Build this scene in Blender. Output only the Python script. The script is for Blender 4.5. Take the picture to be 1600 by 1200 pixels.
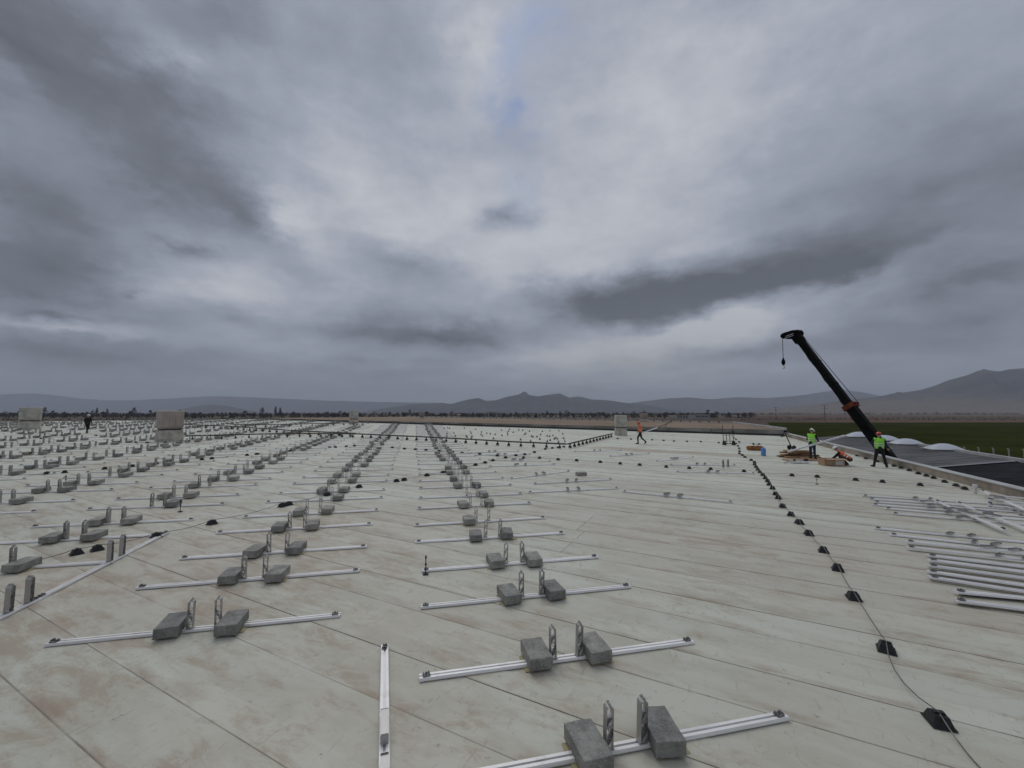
import bpy, bmesh, math, random
from mathutils import Vector, Matrix, noise as mnoise
random.seed(7)
R = math.radians
for o in list(bpy.data.objects): bpy.data.objects.remove(o)
scene = bpy.context.scene
COL = scene.collection

# ------------------------------------------------------------------ camera
FPX = 655.0                       # focal length in pixels of the 1600 px wide photograph
PITCH = math.atan(45.0 / FPX)     # looking slightly upwards
CAM = Vector((0, 0, 3.05))
cam_d = bpy.data.cameras.new('camera'); cam = bpy.data.objects.new('camera', cam_d); COL.objects.link(cam)
cam.location = CAM; cam.rotation_euler = (math.pi / 2 + PITCH, 0, 0)
cam_d.sensor_fit = 'HORIZONTAL'; cam_d.sensor_width = 36; cam_d.lens = 36 * FPX / 1600
cam_d.clip_start = 0.05; cam_d.clip_end = 60000
scene.camera = cam
cy = scene.cycles; cy.max_bounces = 4; cy.diffuse_bounces = 2; cy.glossy_bounces = 2; cy.transmission_bounces = 3; cy.volume_bounces = 0
cy.use_adaptive_sampling = True; cy.adaptive_threshold = .02; cy.use_denoising = True; cy.volume_max_steps = 48
cy.caustics_reflective = False; cy.caustics_refractive = False

# ------------------------------------------------------------------ light
SUN_EL, SUN_AZ = R(58), R(-20)     # azimuth from +Y (view direction), positive to the right
world = bpy.data.worlds.new('World'); scene.world = world; world.use_nodes = True
sun_d = bpy.data.lights.new('sun', 'SUN'); sun_d.energy = 0.85; sun_d.angle = R(40); sun_d.color = (1, .97, .92)
sun = bpy.data.objects.new('sun', sun_d); COL.objects.link(sun)
sdir = Vector((math.sin(SUN_AZ) * math.cos(SUN_EL), math.cos(SUN_AZ) * math.cos(SUN_EL), math.sin(SUN_EL)))
sun.rotation_euler = sdir.to_track_quat('Z', 'Y').to_euler(); sun.location = (0, 0, 50)
scene.view_settings.view_transform = 'Standard'; scene.view_settings.look = 'None'
scene.view_settings.exposure = 0.0; scene.view_settings.gamma = 1.0; scene.view_settings.use_curve_mapping = False

# ------------------------------------------------------------------ geometry of the place
HX, HY = .0077, -.02              # the roof falls gently towards the camera and to the right
def roof_z(x, y): return -HX * x - HY * y
def ray(px, py):
    x = (px - 800) / FPX; y = -(py - 600) / FPX
    return Vector((x, math.cos(PITCH) - math.sin(PITCH) * y, math.sin(PITCH) + math.cos(PITCH) * y))
def at(px, py, up=0.0):            # a spot on the roof
    d = ray(px, py); t = -(CAM.z - up) / (d.z + HX * d.x + HY * d.y)
    return CAM + d * t
def atz(px, py, z):                # a spot at a level
    d = ray(px, py); return CAM + d * ((z - CAM.z) / d.z)
def aty(px, py, y):                # a spot at a distance
    d = ray(px, py); return CAM + d * (y / d.y)
def to_px(p):
    q = Vector(p) - CAM; c, s = math.cos(PITCH), math.sin(PITCH)
    yy = c * q.y + s * q.z; zz = -s * q.y + c * q.z
    if yy < .1: return (-9999, -9999, yy)
    return (800 + FPX * q.x / yy, 600 - FPX * zz / yy, yy)
UP = Vector((HX, HY, 1)).normalized()
def frame(x, y, ang, lift=0.0):    # matrix of a thing standing on the roof, local x along ang
    u = Vector((math.cos(ang), math.sin(ang), 0)); u = (u - UP * u.dot(UP)).normalized(); v = UP.cross(u)
    m = Matrix((u, v, UP)).transposed().to_4x4(); m.translation = Vector((x, y, roof_z(x, y))) + UP * lift
    return m
def upright(x, y, ang, z=None):
    m = Matrix.Rotation(ang, 4, 'Z'); m.translation = Vector((x, y, roof_z(x, y) if z is None else z)); return m

# ------------------------------------------------------------------ materials
def nmat(name):
    m = bpy.data.materials.new(name); m.use_nodes = True
    nt = m.node_tree; b = nt.nodes['Principled BSDF']; return m, nt, b
class N:
    """small helper to write node maths"""
    def __init__(s, nt): s.nt = nt
    def _in(s, sock, v):
        if v is None: return
        if isinstance(v, bpy.types.NodeSocket): s.nt.links.new(v, sock)
        else: sock.default_value = v
    def math(s, op, a, b=None, c=None, clamp=False):
        n = s.nt.nodes.new('ShaderNodeMath'); n.operation = op; n.use_clamp = clamp
        for i, v in enumerate((a, b, c)): s._in(n.inputs[i], v)
        return n.outputs[0]
    def vmath(s, op, a, b=None):
        n = s.nt.nodes.new('ShaderNodeVectorMath'); n.operation = op
        s._in(n.inputs[0], a); s._in(n.inputs[1], b) if b is not None else None
        return n.outputs[0]
    def noise(s, vec, scale, detail=4, rough=.55, dist=0, out='Fac'):
        n = s.nt.nodes.new('ShaderNodeTexNoise'); s._in(n.inputs['Vector'], vec)
        n.inputs['Scale'].default_value = scale; n.inputs['Detail'].default_value = detail
        n.inputs['Roughness'].default_value = rough; n.inputs['Distortion'].default_value = dist
        return n.outputs[out]
    def ramp(s, v, lo, hi, a=0., b=1., smooth=True):
        n = s.nt.nodes.new('ShaderNodeMapRange'); n.interpolation_type = 'SMOOTHSTEP' if smooth else 'LINEAR'
        s._in(n.inputs['Value'], v); s._in(n.inputs['From Min'], lo); s._in(n.inputs['From Max'], hi)
        n.inputs['To Min'].default_value = a; n.inputs['To Max'].default_value = b; return n.outputs['Result']
    def mix(s, f, a, b, mode='MIX'):
        n = s.nt.nodes.new('ShaderNodeMix'); n.data_type = 'RGBA'; n.blend_type = mode; n.clamp_factor = True
        s._in(n.inputs['Factor'], f)
        for k, v in (('A', a), ('B', b)):
            sk = [i for i in n.inputs if i.name == k and i.type == 'RGBA'][0]
            if not isinstance(v, bpy.types.NodeSocket) and len(v) == 3: v = (*v, 1)
            s._in(sk, v)
        return [o for o in n.outputs if o.type == 'RGBA'][0]
    def sep(s, v):
        n = s.nt.nodes.new('ShaderNodeSeparateXYZ'); s._in(n.inputs[0], v); return n.outputs
    def comb(s, x=0., y=0., z=0.):
        n = s.nt.nodes.new('ShaderNodeCombineXYZ')
        for i, v in enumerate((x, y, z)): s._in(n.inputs[i], v)
        return n.outputs[0]
    def bump(s, h, strength, dist, b):
        n = s.nt.nodes.new('ShaderNodeBump'); n.inputs['Strength'].default_value = strength; n.inputs['Distance'].default_value = dist
        s._in(n.inputs['Height'], h); s.nt.links.new(n.outputs[0], b.inputs['Normal'])
    def scale(s, v, sx, sy, sz=1.): return s.vmath('MULTIPLY', v, (sx, sy, sz))
def pos(nt): return nt.nodes.new('ShaderNodeNewGeometry').outputs['Position']
def objc(nt): return nt.nodes.new('ShaderNodeTexCoord').outputs['Object']
def rnd(nt): return nt.nodes.new('ShaderNodeObjectInfo').outputs['Random']

def plain(name, col, rough=.6, metal=0., var=.15, scale=8., bump=0., col2=None, spec=.5):
    m, nt, b = nmat(name); n = N(nt); v = objc(nt)
    f = n.noise(v, scale, 5)
    c2 = col2 or tuple(c * (1 - var * 1.6) for c in col); c1 = tuple(min(1, c * (1 + var)) for c in col)
    nt.links.new(n.mix(n.ramp(f, .3, .7), c2, c1), b.inputs['Base Color'])
    nt.links.new(n.ramp(n.noise(v, scale * 3), .2, .8, max(.02, rough - .1), min(1, rough + .12)), b.inputs['Roughness'])
    b.inputs['Metallic'].default_value = metal; b.inputs['Specular IOR Level'].default_value = spec
    if bump: n.bump(n.noise(v, scale * 4, 6), bump, .01, b)
    return m

SEAM = R(-27)                      # direction of the membrane sheets
def membrane(name):
    m, nt, b = nmat(name); n = N(nt)
    P = pos(nt); uv = nt.nodes.new('ShaderNodeUVMap').outputs[0]
    mp = nt.nodes.new('ShaderNodeMapping'); mp.inputs['Rotation'].default_value = (0, 0, -SEAM); nt.links.new(P, mp.inputs['Vector'])
    Q = mp.outputs[0]                                    # x along the sheet, y across
    xyz = n.sep(uv); ac = xyz[1]
    q = n.sep(Q)
    big = n.noise(P, .18, 3)
    c = n.mix(n.ramp(big, .35, .66), (.49, .468, .415), (.52, .535, .48))
    mid = n.noise(n.scale(Q, .6, 1.3), 1.3, 5, .66)
    c = n.mix(n.ramp(mid, .42, .68, 0, .55), c, (.40, .375, .325))
    c = n.mix(n.ramp(n.math('ADD', n.sep(P)[1], n.math('MULTIPLY', big, 14.)), 14, 40, 0, .8), c, (.62, .65, .59))      # cleaner, less walked membrane far off, plus painted-in grazing brightness and lens falloff
    # per sheet tint
    r = rnd(nt)
    c = n.mix(1., c, n.mix(r, (.985, .972, .90), (1.09, 1.08, 1.005)), 'MULTIPLY')
    # rusty red-brown dust, in streaks along the sheets, more of it to the left and near laps
    st = n.noise(n.scale(Q, .5, 1.25), 2.9, 6, .74, .4)
    area = n.noise(P, .33, 3)
    left = n.math('MULTIPLY', n.ramp(n.sep(P)[0], 2.5, -7, 0, .10), n.ramp(n.sep(P)[1], 14, 5, .45, 1.))
    t = n.math('ADD', n.math('ADD', st, n.math('MULTIPLY', n.math('SUBTRACT', area, .5), .55)), left)
    c = n.mix(n.ramp(t, .49, .73, 0, .56), c, (.30, .21, .13))
    # dirt that has gathered along the welded laps
    near = n.ramp(ac, .32, .0)
    g = n.noise(n.scale(Q, .8, 3.), 1.3, 5, .6)
    c = n.mix(n.math('MULTIPLY', near, n.ramp(g, .45, .68, 0, .66)), c, (.28, .195, .13))
    line = n.ramp(ac, .022, .007)
    lg = n.ramp(n.noise(n.scale(Q, 1.2, .4), 1.0, 4), .32, .62, .28, .92)
    c = n.mix(n.math('MULTIPLY', line, lg), c, (.175, .14, .105))
    # old water mark in the shallow valley far off
    a0, a1 = at(895, 697), at(1190, 712.5)
    d = (a1 - a0).xy.normalized(); nn = Vector((-d.y, d.x))
    p = n.sep(P)
    off = n.math('SUBTRACT', n.math('ADD', n.math('MULTIPLY', p[0], nn.x), n.math('MULTIPLY', p[1], nn.y)), nn.dot(a0.xy))
    al = n.math('SUBTRACT', n.math('ADD', n.math('MULTIPLY', p[0], d.x), n.math('MULTIPLY', p[1], d.y)), d.dot(a0.xy))
    offn = n.math('ADD', off, n.math('MULTIPLY', n.math('SUBTRACT', n.noise(P, .5, 4), .5), 1.6))
    L = (a1 - a0).length
    w = n.math('MULTIPLY', n.ramp(al, 0, 3), n.ramp(al, L + 3, L - 4))
    edge = n.math('MULTIPLY', n.ramp(offn, -1.9, -.2), n.ramp(offn, .75, .1))
    c = n.mix(n.math('MULTIPLY', n.math('MULTIPLY', w, edge), .75), c, (.36, .26, .16))
    # small specks, scuffs and foot prints
    sp = n.noise(Q, 11, 3, .7)
    c = n.mix(n.ramp(sp, .66, .73, 0, .6), c, (.17, .14, .11))
    sc = n.noise(n.scale(Q, 4, 1.2), 2.6, 4, .75, 1.2)
    c = n.mix(n.ramp(sc, .57, .68, 0, .38), c, (.27, .235, .19))
    sc2 = n.noise(n.scale(Q, 1., 2.4), 3.4, 4, .7, .4)
    c = n.mix(n.ramp(sc2, .36, .22, 0, .35), c, (.60, .60, .57))
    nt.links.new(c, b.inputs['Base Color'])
    nt.links.new(n.ramp(mid, .3, .7, .42, .62), b.inputs['Roughness'])
    b.inputs['Specular IOR Level'].default_value = .5
    h = n.math('ADD', n.math('MULTIPLY', n.noise(n.scale(Q, .7, 2), 1.4, 4), 1.), n.math('MULTIPLY', n.noise(Q, 26, 3), .1))
    n.bump(h, .25, .03, b)
    return m
M = {}
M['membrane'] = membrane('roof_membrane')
def aluminium(name, base=.74, rough=.42, metal=.75):
    m, nt, b = nmat(name); n = N(nt); v = objc(nt)
    f = n.noise(n.scale(v, .6, 8, 8), 3, 5)
    r = rnd(nt)
    c = n.mix(n.ramp(f, .3, .7), (base * .84, base * .83, base * .81), (base, base * .985, base * .96))
    c = n.mix(n.ramp(n.noise(v, 3.1, 5, .65), .56, .72, 0, .4), c, (.40, .36, .31))
    c = n.mix(1., c, n.mix(r, (.9, .9, .9), (1.05, 1.05, 1.05)), 'MULTIPLY')
    nt.links.new(c, b.inputs['Base Color']); b.inputs['Metallic'].default_value = metal
    nt.links.new(n.ramp(f, .2, .8, rough - .1, rough + .12), b.inputs['Roughness'])
    n.bump(n.noise(n.scale(v, 1, 30, 30), 4, 3), .06, .005, b); return m
M['alu'] = aluminium('mill_aluminium', .90, .45, .3)
M['alu_post'] = aluminium('dull_aluminium', .48, .42, .85)
M['clamp'] = plain('dark_clamp_metal', (.22, .22, .22), .5, .6)
def concrete(name):
    m, nt, b = nmat(name); n = N(nt); v = objc(nt); r = rnd(nt)
    w = n.vmath('ADD', v, n.comb(n.math('MULTIPLY', r, 37.), n.math('MULTIPLY', r, 11.), 0.))
    c = n.mix(n.ramp(n.noise(w, 6, 6, .7), .3, .7), (.185, .183, .170), (.355, .35, .325))
    c = n.mix(n.ramp(n.noise(w, 48, 3, .65), .56, .68, 0, .75), c, (.42, .41, .385))
    c = n.mix(n.ramp(n.noise(w, 90, 2), .30, .24, 0, .8), c, (.04, .04, .038))
    c = n.mix(1., c, n.mix(r, (.74, .74, .74), (1.18, 1.16, 1.12)), 'MULTIPLY')
    nt.links.new(c, b.inputs['Base Color']); b.inputs['Roughness'].default_value = .92
    h = n.math('ADD', n.noise(w, 45, 5, .7), n.math('MULTIPLY', n.noise(w, 9, 3), .6))
    n.bump(h, .9, .012, b); return m
M['concrete'] = concrete('grey_concrete')
M['mat'] = plain('yellowish_foam_mat', (.42, .36, .20), .9)
M['rubber'] = plain('black_rubber', (.012, .012, .013), .55, 0, .3, 12, .2)
M['cable'] = plain('grey_cable', (.16, .155, .14), .5, .5)
M['pipe'] = plain('dark_pipe_lagging', (.085, .078, .07), .7, 0, .3, 3)
M['vent_a'] = plain('warm_grey_sheet_metal', (.37, .315, .28), .6, .0, .10, 1.5)
M['vent_b'] = plain('pale_stained_sheet_metal', (.45, .435, .385), .6, 0, .18, 2.2)
M['vent_cap'] = plain('light_cap_metal', (.60, .56, .50), .5, 0, .1, 3)
M['vent_gap'] = plain('dark_louvre', (.06, .055, .05), .7)
M['curb'] = plain('stained_membrane_curb', (.47, .43, .375), .7, 0, .22, 2.0)
M['parapet_face'] = plain('dirty_parapet_upstand', (.30, .255, .205), .75, 0, .3, .9)
M['parapet_cap'] = plain('grey_metal_coping', (.50, .50, .48), .45, .3, .12, .6)
M['wall'] = plain('grey_sandwich_panel', (.42, .43, .44), .5, .1, .08, .4)
M['wing_wall'] = plain('grey_stained_upstand', (.21, .20, .185), .8, 0, .3, .35)
M['wing_dark'] = plain('dark_base_flashing', (.035, .034, .033), .7, 0, .3, .6)
def wing(name):
    m, nt, b = nmat(name); n = N(nt); P = pos(nt)
    c = n.mix(n.ramp(n.noise(P, .12, 5, .6), .3, .7), (.17, .115, .07), (.26, .185, .12))
    c = n.mix(n.ramp(n.noise(n.scale(P, .3, 1.2), .6, 5), .5, .7, 0, .6), c, (.13, .09, .06))
    nt.links.new(c, b.inputs['Base Color']); b.inputs['Roughness'].default_value = .85; return m
M['wing'] = wing('tan_dusty_membrane')
M['annex'] = plain('grey_bitumen_sheet', (.105, .108, .112), .8, 0, .2, .35, spec=.2)
M['annex_dark'] = plain('black_bitumen_sheet', (.012, .013, .016), .85, 0, .3, .5, spec=.12)
M['flash'] = plain('grey_flashing', (.23, .235, .24), .5, .4)
def dome(name):
    m, nt, b = nmat(name); b.inputs['Base Color'].default_value = (.56, .59, .65, 1); b.inputs['Roughness'].default_value = .35
    b.inputs['Transmission Weight'].default_value = .15; b.inputs['Subsurface Weight'].default_value = 0.
    n = N(nt); n.bump(n.noise(objc(nt), 3, 2), .05, .02, b); return m
M['dome'] = dome('milky_acrylic_dome')
M['boom'] = plain('black_crane_paint', (.004, .004, .0045), .7, 0, .3, 1.2, spec=.12)
M['orange'] = plain('orange_crane_paint', (.14, .032, .013), .6, 0, .3, 4, spec=.2)
M['chrome'] = plain('worn_steel', (.45, .44, .43), .4, .8)
M['rope'] = plain('steel_rope', (.07, .07, .075), .5, .6)
M['wood'] = plain('raw_pine_board', (.36, .22, .11), .75, 0, .3, 5, .2)
M['wood_dark'] = plain('stained_pine_board', (.16, .085, .04), .8, 0, .35, 5, .2)
M['card'] = plain('brown_cardboard', (.42, .27, .17), .8, 0, .12, 6)
M['paper'] = plain('white_box_label', (.62, .60, .56), .6)
M['white'] = plain('white_painted_metal', (.70, .71, .71), .4)
M['blue'] = plain('blue_plastic', (.10, .27, .62), .25, 0, .15, 6)
M['bag'] = plain('orange_brown_canvas', (.30, .115, .03), .8, 0, .25, 6)
M['steel_dark'] = plain('dark_steel', (.03, .03, .032), .5, .5)
M['skin'] = plain('skin', (.42, .25, .17), .5)
M['navy'] = plain('navy_work_cloth', (.018, .024, .05), .85)
M['black'] = plain('black_work_cloth', (.010, .010, .012), .85)
M['darkgrey'] = plain('charcoal_work_cloth', (.03, .03, .033), .85)
M['hivis'] = plain('lime_high_visibility_cloth', (.30, .78, .06), .7, 0, .1, 5)
M['hivis_orange'] = plain('orange_high_visibility_cloth', (.75, .15, .05), .7, 0, .12, 5)
M['helmet_white'] = plain('white_helmet_plastic', (.82, .82, .78), .3, 0, .05)
M['helmet_red'] = plain('red_helmet_plastic', (.72, .10, .055), .3, 0, .05)
M['helmet_orange'] = plain('orange_helmet_plastic', (.75, .16, .06), .3, 0, .05)
M['reflect'] = plain('reflective_band', (.62, .66, .58), .35, .2)
M['boot'] = plain('black_boot', (.012, .011, .010), .6)
M['bark'] = plain('dark_bark', (.055, .042, .034), .9)
M['twig'] = plain('bare_winter_twigs', (.050, .042, .036), .9, 0, .35, .02)
M['ever'] = plain('dark_evergreen', (.022, .030, .020), .9, 0, .35, .3)
M['house'] = plain('pale_plaster', (.52, .50, .46), .8)
M['house_b'] = plain('grey_render', (.32, .31, .30), .8)
M['house_roof'] = plain('brown_roof_sheet', (.20, .14, .11), .7)
M['glass'] = plain('dark_window', (.02, .024, .03), .15)
M['post'] = plain('pale_concrete_post', (.33, .34, .29), .8)

# ------------------------------------------------------------------ mesh helper
class MB:
    def __init__(s): s.v = []; s.f = []; s.m = []; s.uv = {}
    def add(s, vs, fs, mi=0):
        o = len(s.v); s.v += [Vector(p) for p in vs]; s.f += [[i + o for i in f] for f in fs]; s.m += [mi] * len(fs); return s
    def box(s, c, d, rot=None, mi=0, taper=(1, 1)):
        c = Vector(c); hx, hy, hz = d[0] / 2, d[1] / 2, d[2] / 2; tx, ty = taper
        vs = [Vector((x * hx * (tx if z > 0 else 1), y * hy * (ty if z > 0 else 1), z * hz)) for z in (-1, 1) for x, y in ((-1, -1), (1, -1), (1, 1), (-1, 1))]
        if rot is not None: vs = [rot @ p for p in vs]
        return s.add([p + c for p in vs], [(3, 2, 1, 0), (4, 5, 6, 7), (0, 1, 5, 4), (1, 2, 6, 5), (2, 3, 7, 6), (3, 0, 4, 7)], mi)
    def prism(s, prof, a, b, xa, ya, mi=0):       # profile swept from a to b
        a, b, xa, ya = Vector(a), Vector(b), Vector(xa), Vector(ya); k = len(prof)
        vs = [a + xa * p[0] + ya * p[1] for p in prof] + [b + xa * p[0] + ya * p[1] for p in prof]
        fs = [(i, (i + 1) % k, k + (i + 1) % k, k + i) for i in range(k)] + [tuple(range(k - 1, -1, -1)), tuple(range(k, 2 * k))]
        return s.add(vs, fs, mi)
    def tube(s, pts, r, n=6, mi=0, caps=True):
        pts = [Vector(p) for p in pts]; rs = r if isinstance(r, (list, tuple)) else [r] * len(pts); vs = []; fs = []
        for i, p in enumerate(pts):
            t = (pts[min(i + 1, len(pts) - 1)] - pts[max(i - 1, 0)]).normalized()
            a = t.orthogonal().normalized() if abs(t.z) > .95 else t.cross(Vector((0, 0, 1))).normalized(); b = a.cross(t)
            vs += [p + (a * math.cos(k * 2 * math.pi / n) + b * math.sin(k * 2 * math.pi / n)) * rs[i] for k in range(n)]
        for i in range(len(pts) - 1):
            for k in range(n): fs.append((i * n + k, i * n + (k + 1) % n, (i + 1) * n + (k + 1) % n, (i + 1) * n + k))
        if caps: fs += [tuple(range(n - 1, -1, -1)), tuple(range((len(pts) - 1) * n, len(pts) * n))]
        return s.add(vs, fs, mi)
    def ball(s, c, r, n=10, m=7, rot=None, mi=0, zlo=-1.0):
        c = Vector(c); r = r if isinstance(r, (tuple, list)) else (r, r, r); vs = []; fs = []
        a0 = math.asin(zlo)
        for j in range(m + 1):
            el = a0 + (math.pi / 2 - a0) * j / m
            for k in range(n):
                p = Vector((r[0] * math.cos(el) * math.cos(k * 2 * math.pi / n), r[1] * math.cos(el) * math.sin(k * 2 * math.pi / n), r[2] * math.sin(el)))
                vs.append((rot @ p if rot is not None else p) + c)
        for j in range(m):
            for k in range(n): fs.append((j * n + k, j * n + (k + 1) % n, (j + 1) * n + (k + 1) % n, (j + 1) * n + k))
        fs.append(tuple(range(n - 1, -1, -1)))
        return s.add(vs, fs, mi)
    def capsule(s, a, b, ra, rb, n=10):
        a, b = Vector(a), Vector(b)
        return s.tube([a, b], [ra, rb], n).ball(a, ra, n, 6).ball(b, rb, n, 6)
    def mesh(s, name, mats, smooth=False):
        me = bpy.data.meshes.new(name); me.from_pydata([tuple(p) for p in s.v], [], s.f); me.update()
        for m in (mats if isinstance(mats, (list, tuple)) else [mats]): me.materials.append(m)
        if any(s.m): me.polygons.foreach_set('material_index', s.m)
        if smooth: me.polygons.foreach_set('use_smooth', [True] * len(me.polygons))
        return me
def link(name, data, parent=None, mat=None):
    o = bpy.data.objects.new(name, data); COL.objects.link(o)
    if parent is not None: o.parent = parent
    if mat is not None: o.matrix_world = mat
    return o
def tag(o, label=None, cat=None, group=None, kind=None):
    if label: o['label'] = label
    if cat: o['category'] = cat
    if group: o['group'] = group
    if kind: o['kind'] = kind
    return o
def build(mb, name, mat, parent=None, smooth=False, bevel=0, mw=None):
    o = link(name, mb.mesh(name, mat, smooth), parent, mw)
    if bevel:
        b = o.modifiers.new('bevel', 'BEVEL'); b.width = bevel; b.segments = 2; b.limit_method = 'ANGLE'
    return o
def empty(name, mw, label=None, cat=None, group=None):
    o = link(name, None, None, mw); o.empty_display_size = .2; return tag(o, label, cat, group)
ORD = ['first', 'second', 'third', 'fourth', 'fifth', 'sixth', 'seventh', 'eighth', 'ninth', 'tenth', 'eleventh', 'twelfth', 'thirteenth', 'fourteenth', 'fifteenth', 'sixteenth', 'seventeenth', 'eighteenth', 'nineteenth', 'twentieth']
def nth(i):
    if i < 20: return ORD[i]
    k = i + 1; return '%d%s' % (k, 'th' if 10 <= k % 100 <= 20 else {1: 'st', 2: 'nd', 3: 'rd'}.get(k % 10, 'th'))

# ------------------------------------------------------------------ sky
def make_sky():
    nt = world.node_tree; n = N(nt)
    for x in list(nt.nodes): nt.nodes.remove(x)
    out = nt.nodes.new('ShaderNodeOutputWorld'); bg = nt.nodes.new('ShaderNodeBackground'); nt.links.new(bg.outputs[0], out.inputs['Surface'])
    bg.inputs['Strength'].default_value = .1
    sky = nt.nodes.new('ShaderNodeTexSky'); sky.sky_type = 'NISHITA'; sky.sun_disc = False
    sky.sun_elevation = SUN_EL; sky.sun_rotation = SUN_AZ; sky.air_density = 1.2; sky.dust_density = 1.5
    D = nt.nodes.new('ShaderNodeTexCoord').outputs['Generated']
    d = n.sep(D)
    el = n.math('ARCSINE', d[2]); az = n.math('ARCTAN2', d[0], d[1])
    # layered cloud deck seen in perspective: coordinates on a plane overhead
    inv = n.math('DIVIDE', 1., n.math('ADD', n.math('MAXIMUM', d[2], 0.), .15))
    pl = n.comb(n.math('MULTIPLY', d[0], inv), n.math('MULTIPLY', d[1], inv), 0.)
    f1 = n.noise(pl, .9, 4, .58)
    f2 = n.noise(n.vmath('ADD', pl, (7.3, 2.1, 0)), 2.6, 5, .6)
    # ragged warp of the single cloud masses
    ae = n.comb(az, el, 0.)
    w1 = n.noise(n.scale(ae, 1., 1.7), 6.0, 6, .66, 0, 'Color')
    aw = n.vmath('ADD', ae, n.vmath('MULTIPLY', n.vmath('SUBTRACT', w1, (.5, .5, .5)), (.30, .17, 0.)))
    aw2 = n.vmath('ADD', ae, n.vmath('MULTIPLY', n.vmath('SUBTRACT', w1, (.5, .5, .5)), (.22, .10, 0.)))
    def blob(px, py, sx, sy, rot=0., src=None):
        r = ray(px, py).normalized(); a0 = math.atan2(r.x, r.y); e0 = math.asin(r.z); k = math.cos(a0)
        mp = nt.nodes.new('ShaderNodeMapping'); mp.vector_type = 'TEXTURE'
        mp.inputs['Location'].default_value = (a0, e0, 0); mp.inputs['Rotation'].default_value = (0, 0, R(rot))
        mp.inputs['Scale'].default_value = (1.75 * sx / FPX * k * k, 1.75 * sy / FPX * k * math.cos(e0), 1)
        nt.links.new(src or aw, mp.inputs['Vector'])
        g = nt.nodes.new('ShaderNodeTexGradient'); g.gradient_type = 'QUADRATIC_SPHERE'; nt.links.new(mp.outputs[0], g.inputs[0])
        return g.outputs['Fac']
    # (px, py, half width, half height, tilt, change of brightness)
    masses = [(190, 150, 360, 130, -8, -.60), (360, 40, 210, 80, 0, -.25), (20, 60, 200, 120, 0, -.36), (60, 310, 290, 80, -6, -.52), (250, 270, 110, 55, -15, -.32), (375, 335, 110, 45, -28, -.42),
              (50, 400, 220, 60, 4, -.62), (70, 455, 220, 38, -2, -.52), (110, 552, 320, 36, -3, -.62), (690, 527, 190, 24, 0, -.72), (610, 498, 160, 46, 0, -.26), (590, 590, 200, 32, 2, -.34),
              (1050, 458, 205, 40, 5, -1.25), (960, 474, 110, 32, -10, -.7), (1180, 440, 170, 26, 8, -.8), (1310, 418, 150, 16, 9, -.55), (1490, 300, 440, 180, 8, -.34), (1520, 425, 200, 30, 6, -.36), (1540, 500, 330, 80, 5, -.34),
              (1160, 558, 190, 20, 3, -.42), (790, 343, 56, 24, 6, -.42), (640, 412, 120, 36, -14, -.32), (450, 430, 90, 22, -5, -.18), (215, 458, 30, 10, 0, -.35), (95, 488, 70, 9, -4, -.40), (300, 385, 60, 14, -8, -.30), (360, 492, 70, 14, -6, -.25), (825, 450, 50, 18, 0, -.22), (1130, 508, 190, 26, 6, .42), (120, 512, 190, 12, -2, .30),
              (745, 70, 110, 110, 0, .28), (600, 330, 360, 170, 0, .32), (455, 345, 70, 44, -25, .30), (330, 445, 300, 60, 0, .26), (960, 555, 260, 56, 2, .34), (900, 400, 260, 110, 0, .18), (1040, 200, 320, 260, 0, .22), (290, 95, 90, 36, -10, .25), (1130, 100, 200, 120, 0, .12)]
    val = n.math('ADD', .69, n.math('MULTIPLY', n.math('SUBTRACT', f1, .5), .46))
    val = n.math('MULTIPLY_ADD', n.math('SUBTRACT', f2, .5), .28, val)
    f3 = n.noise(n.vmath('ADD', n.scale(ae, 1., 1.9), (3., 5., 0.)), 7.5, 4, .62)
    val = n.math('MULTIPLY_ADD', n.math('SUBTRACT', f3, .5), .30, val)
    for (px, py, sx, sy, rot, k_) in masses: val = n.math('MULTIPLY_ADD', blob(px, py, sx, sy, rot, aw2 if 330 < py < 600 else None), k_, val)
    # the deck is a little brighter high overhead, where it is thinner
    val = n.math('ADD', val, n.ramp(el, R(42), R(75), 0, .15))
    cr = nt.nodes.new('ShaderNodeValToRGB'); nt.links.new(val, cr.inputs[0])
    e = cr.color_ramp.elements
    e[0].position = 0.; e[0].color = (.105, .116, .138, 1)
    e[1].position = 1.; e[1].color = (.54, .56, .61, 1)
    for p_, c_ in ((.30, (.160, .175, .208)), (.55, (.248, .275, .338)), (.75, (.343, .376, .450))):
        k = e.new(p_); k.color = (*c_, 1)
    col = cr.outputs[0]
    # thicker air low down
    low = n.ramp(el, R(8), R(-1), 0, .78)
    col = n.mix(low, col, (.315, .328, .350))
    col = n.mix(n.math('MULTIPLY', blob(990, 560, 230, 60), .5), col, (.36, .37, .36))
    cloud = n.vmath('MULTIPLY', col, (10., 10., 10.))
    gap = n.math('ADD', blob(806, 160, 42, 170, 5), n.math('MULTIPLY', blob(858, 20, 60, 90, 0), .8))
    cov = n.math('MULTIPLY', gap, n.ramp(f3, .30, .66, .15, 1.1), clamp=True)
    cov = n.math('MULTIPLY', cov, .85, clamp=True)
    final = n.mix(cov, cloud, n.vmath('MULTIPLY', sky.outputs[0], (.44, .53, .68)))
    nt.links.new(final, bg.inputs['Color'])
make_sky()
world.cycles.sampling_method = 'MANUAL'; world.cycles.sample_map_resolution = 1024

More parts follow.
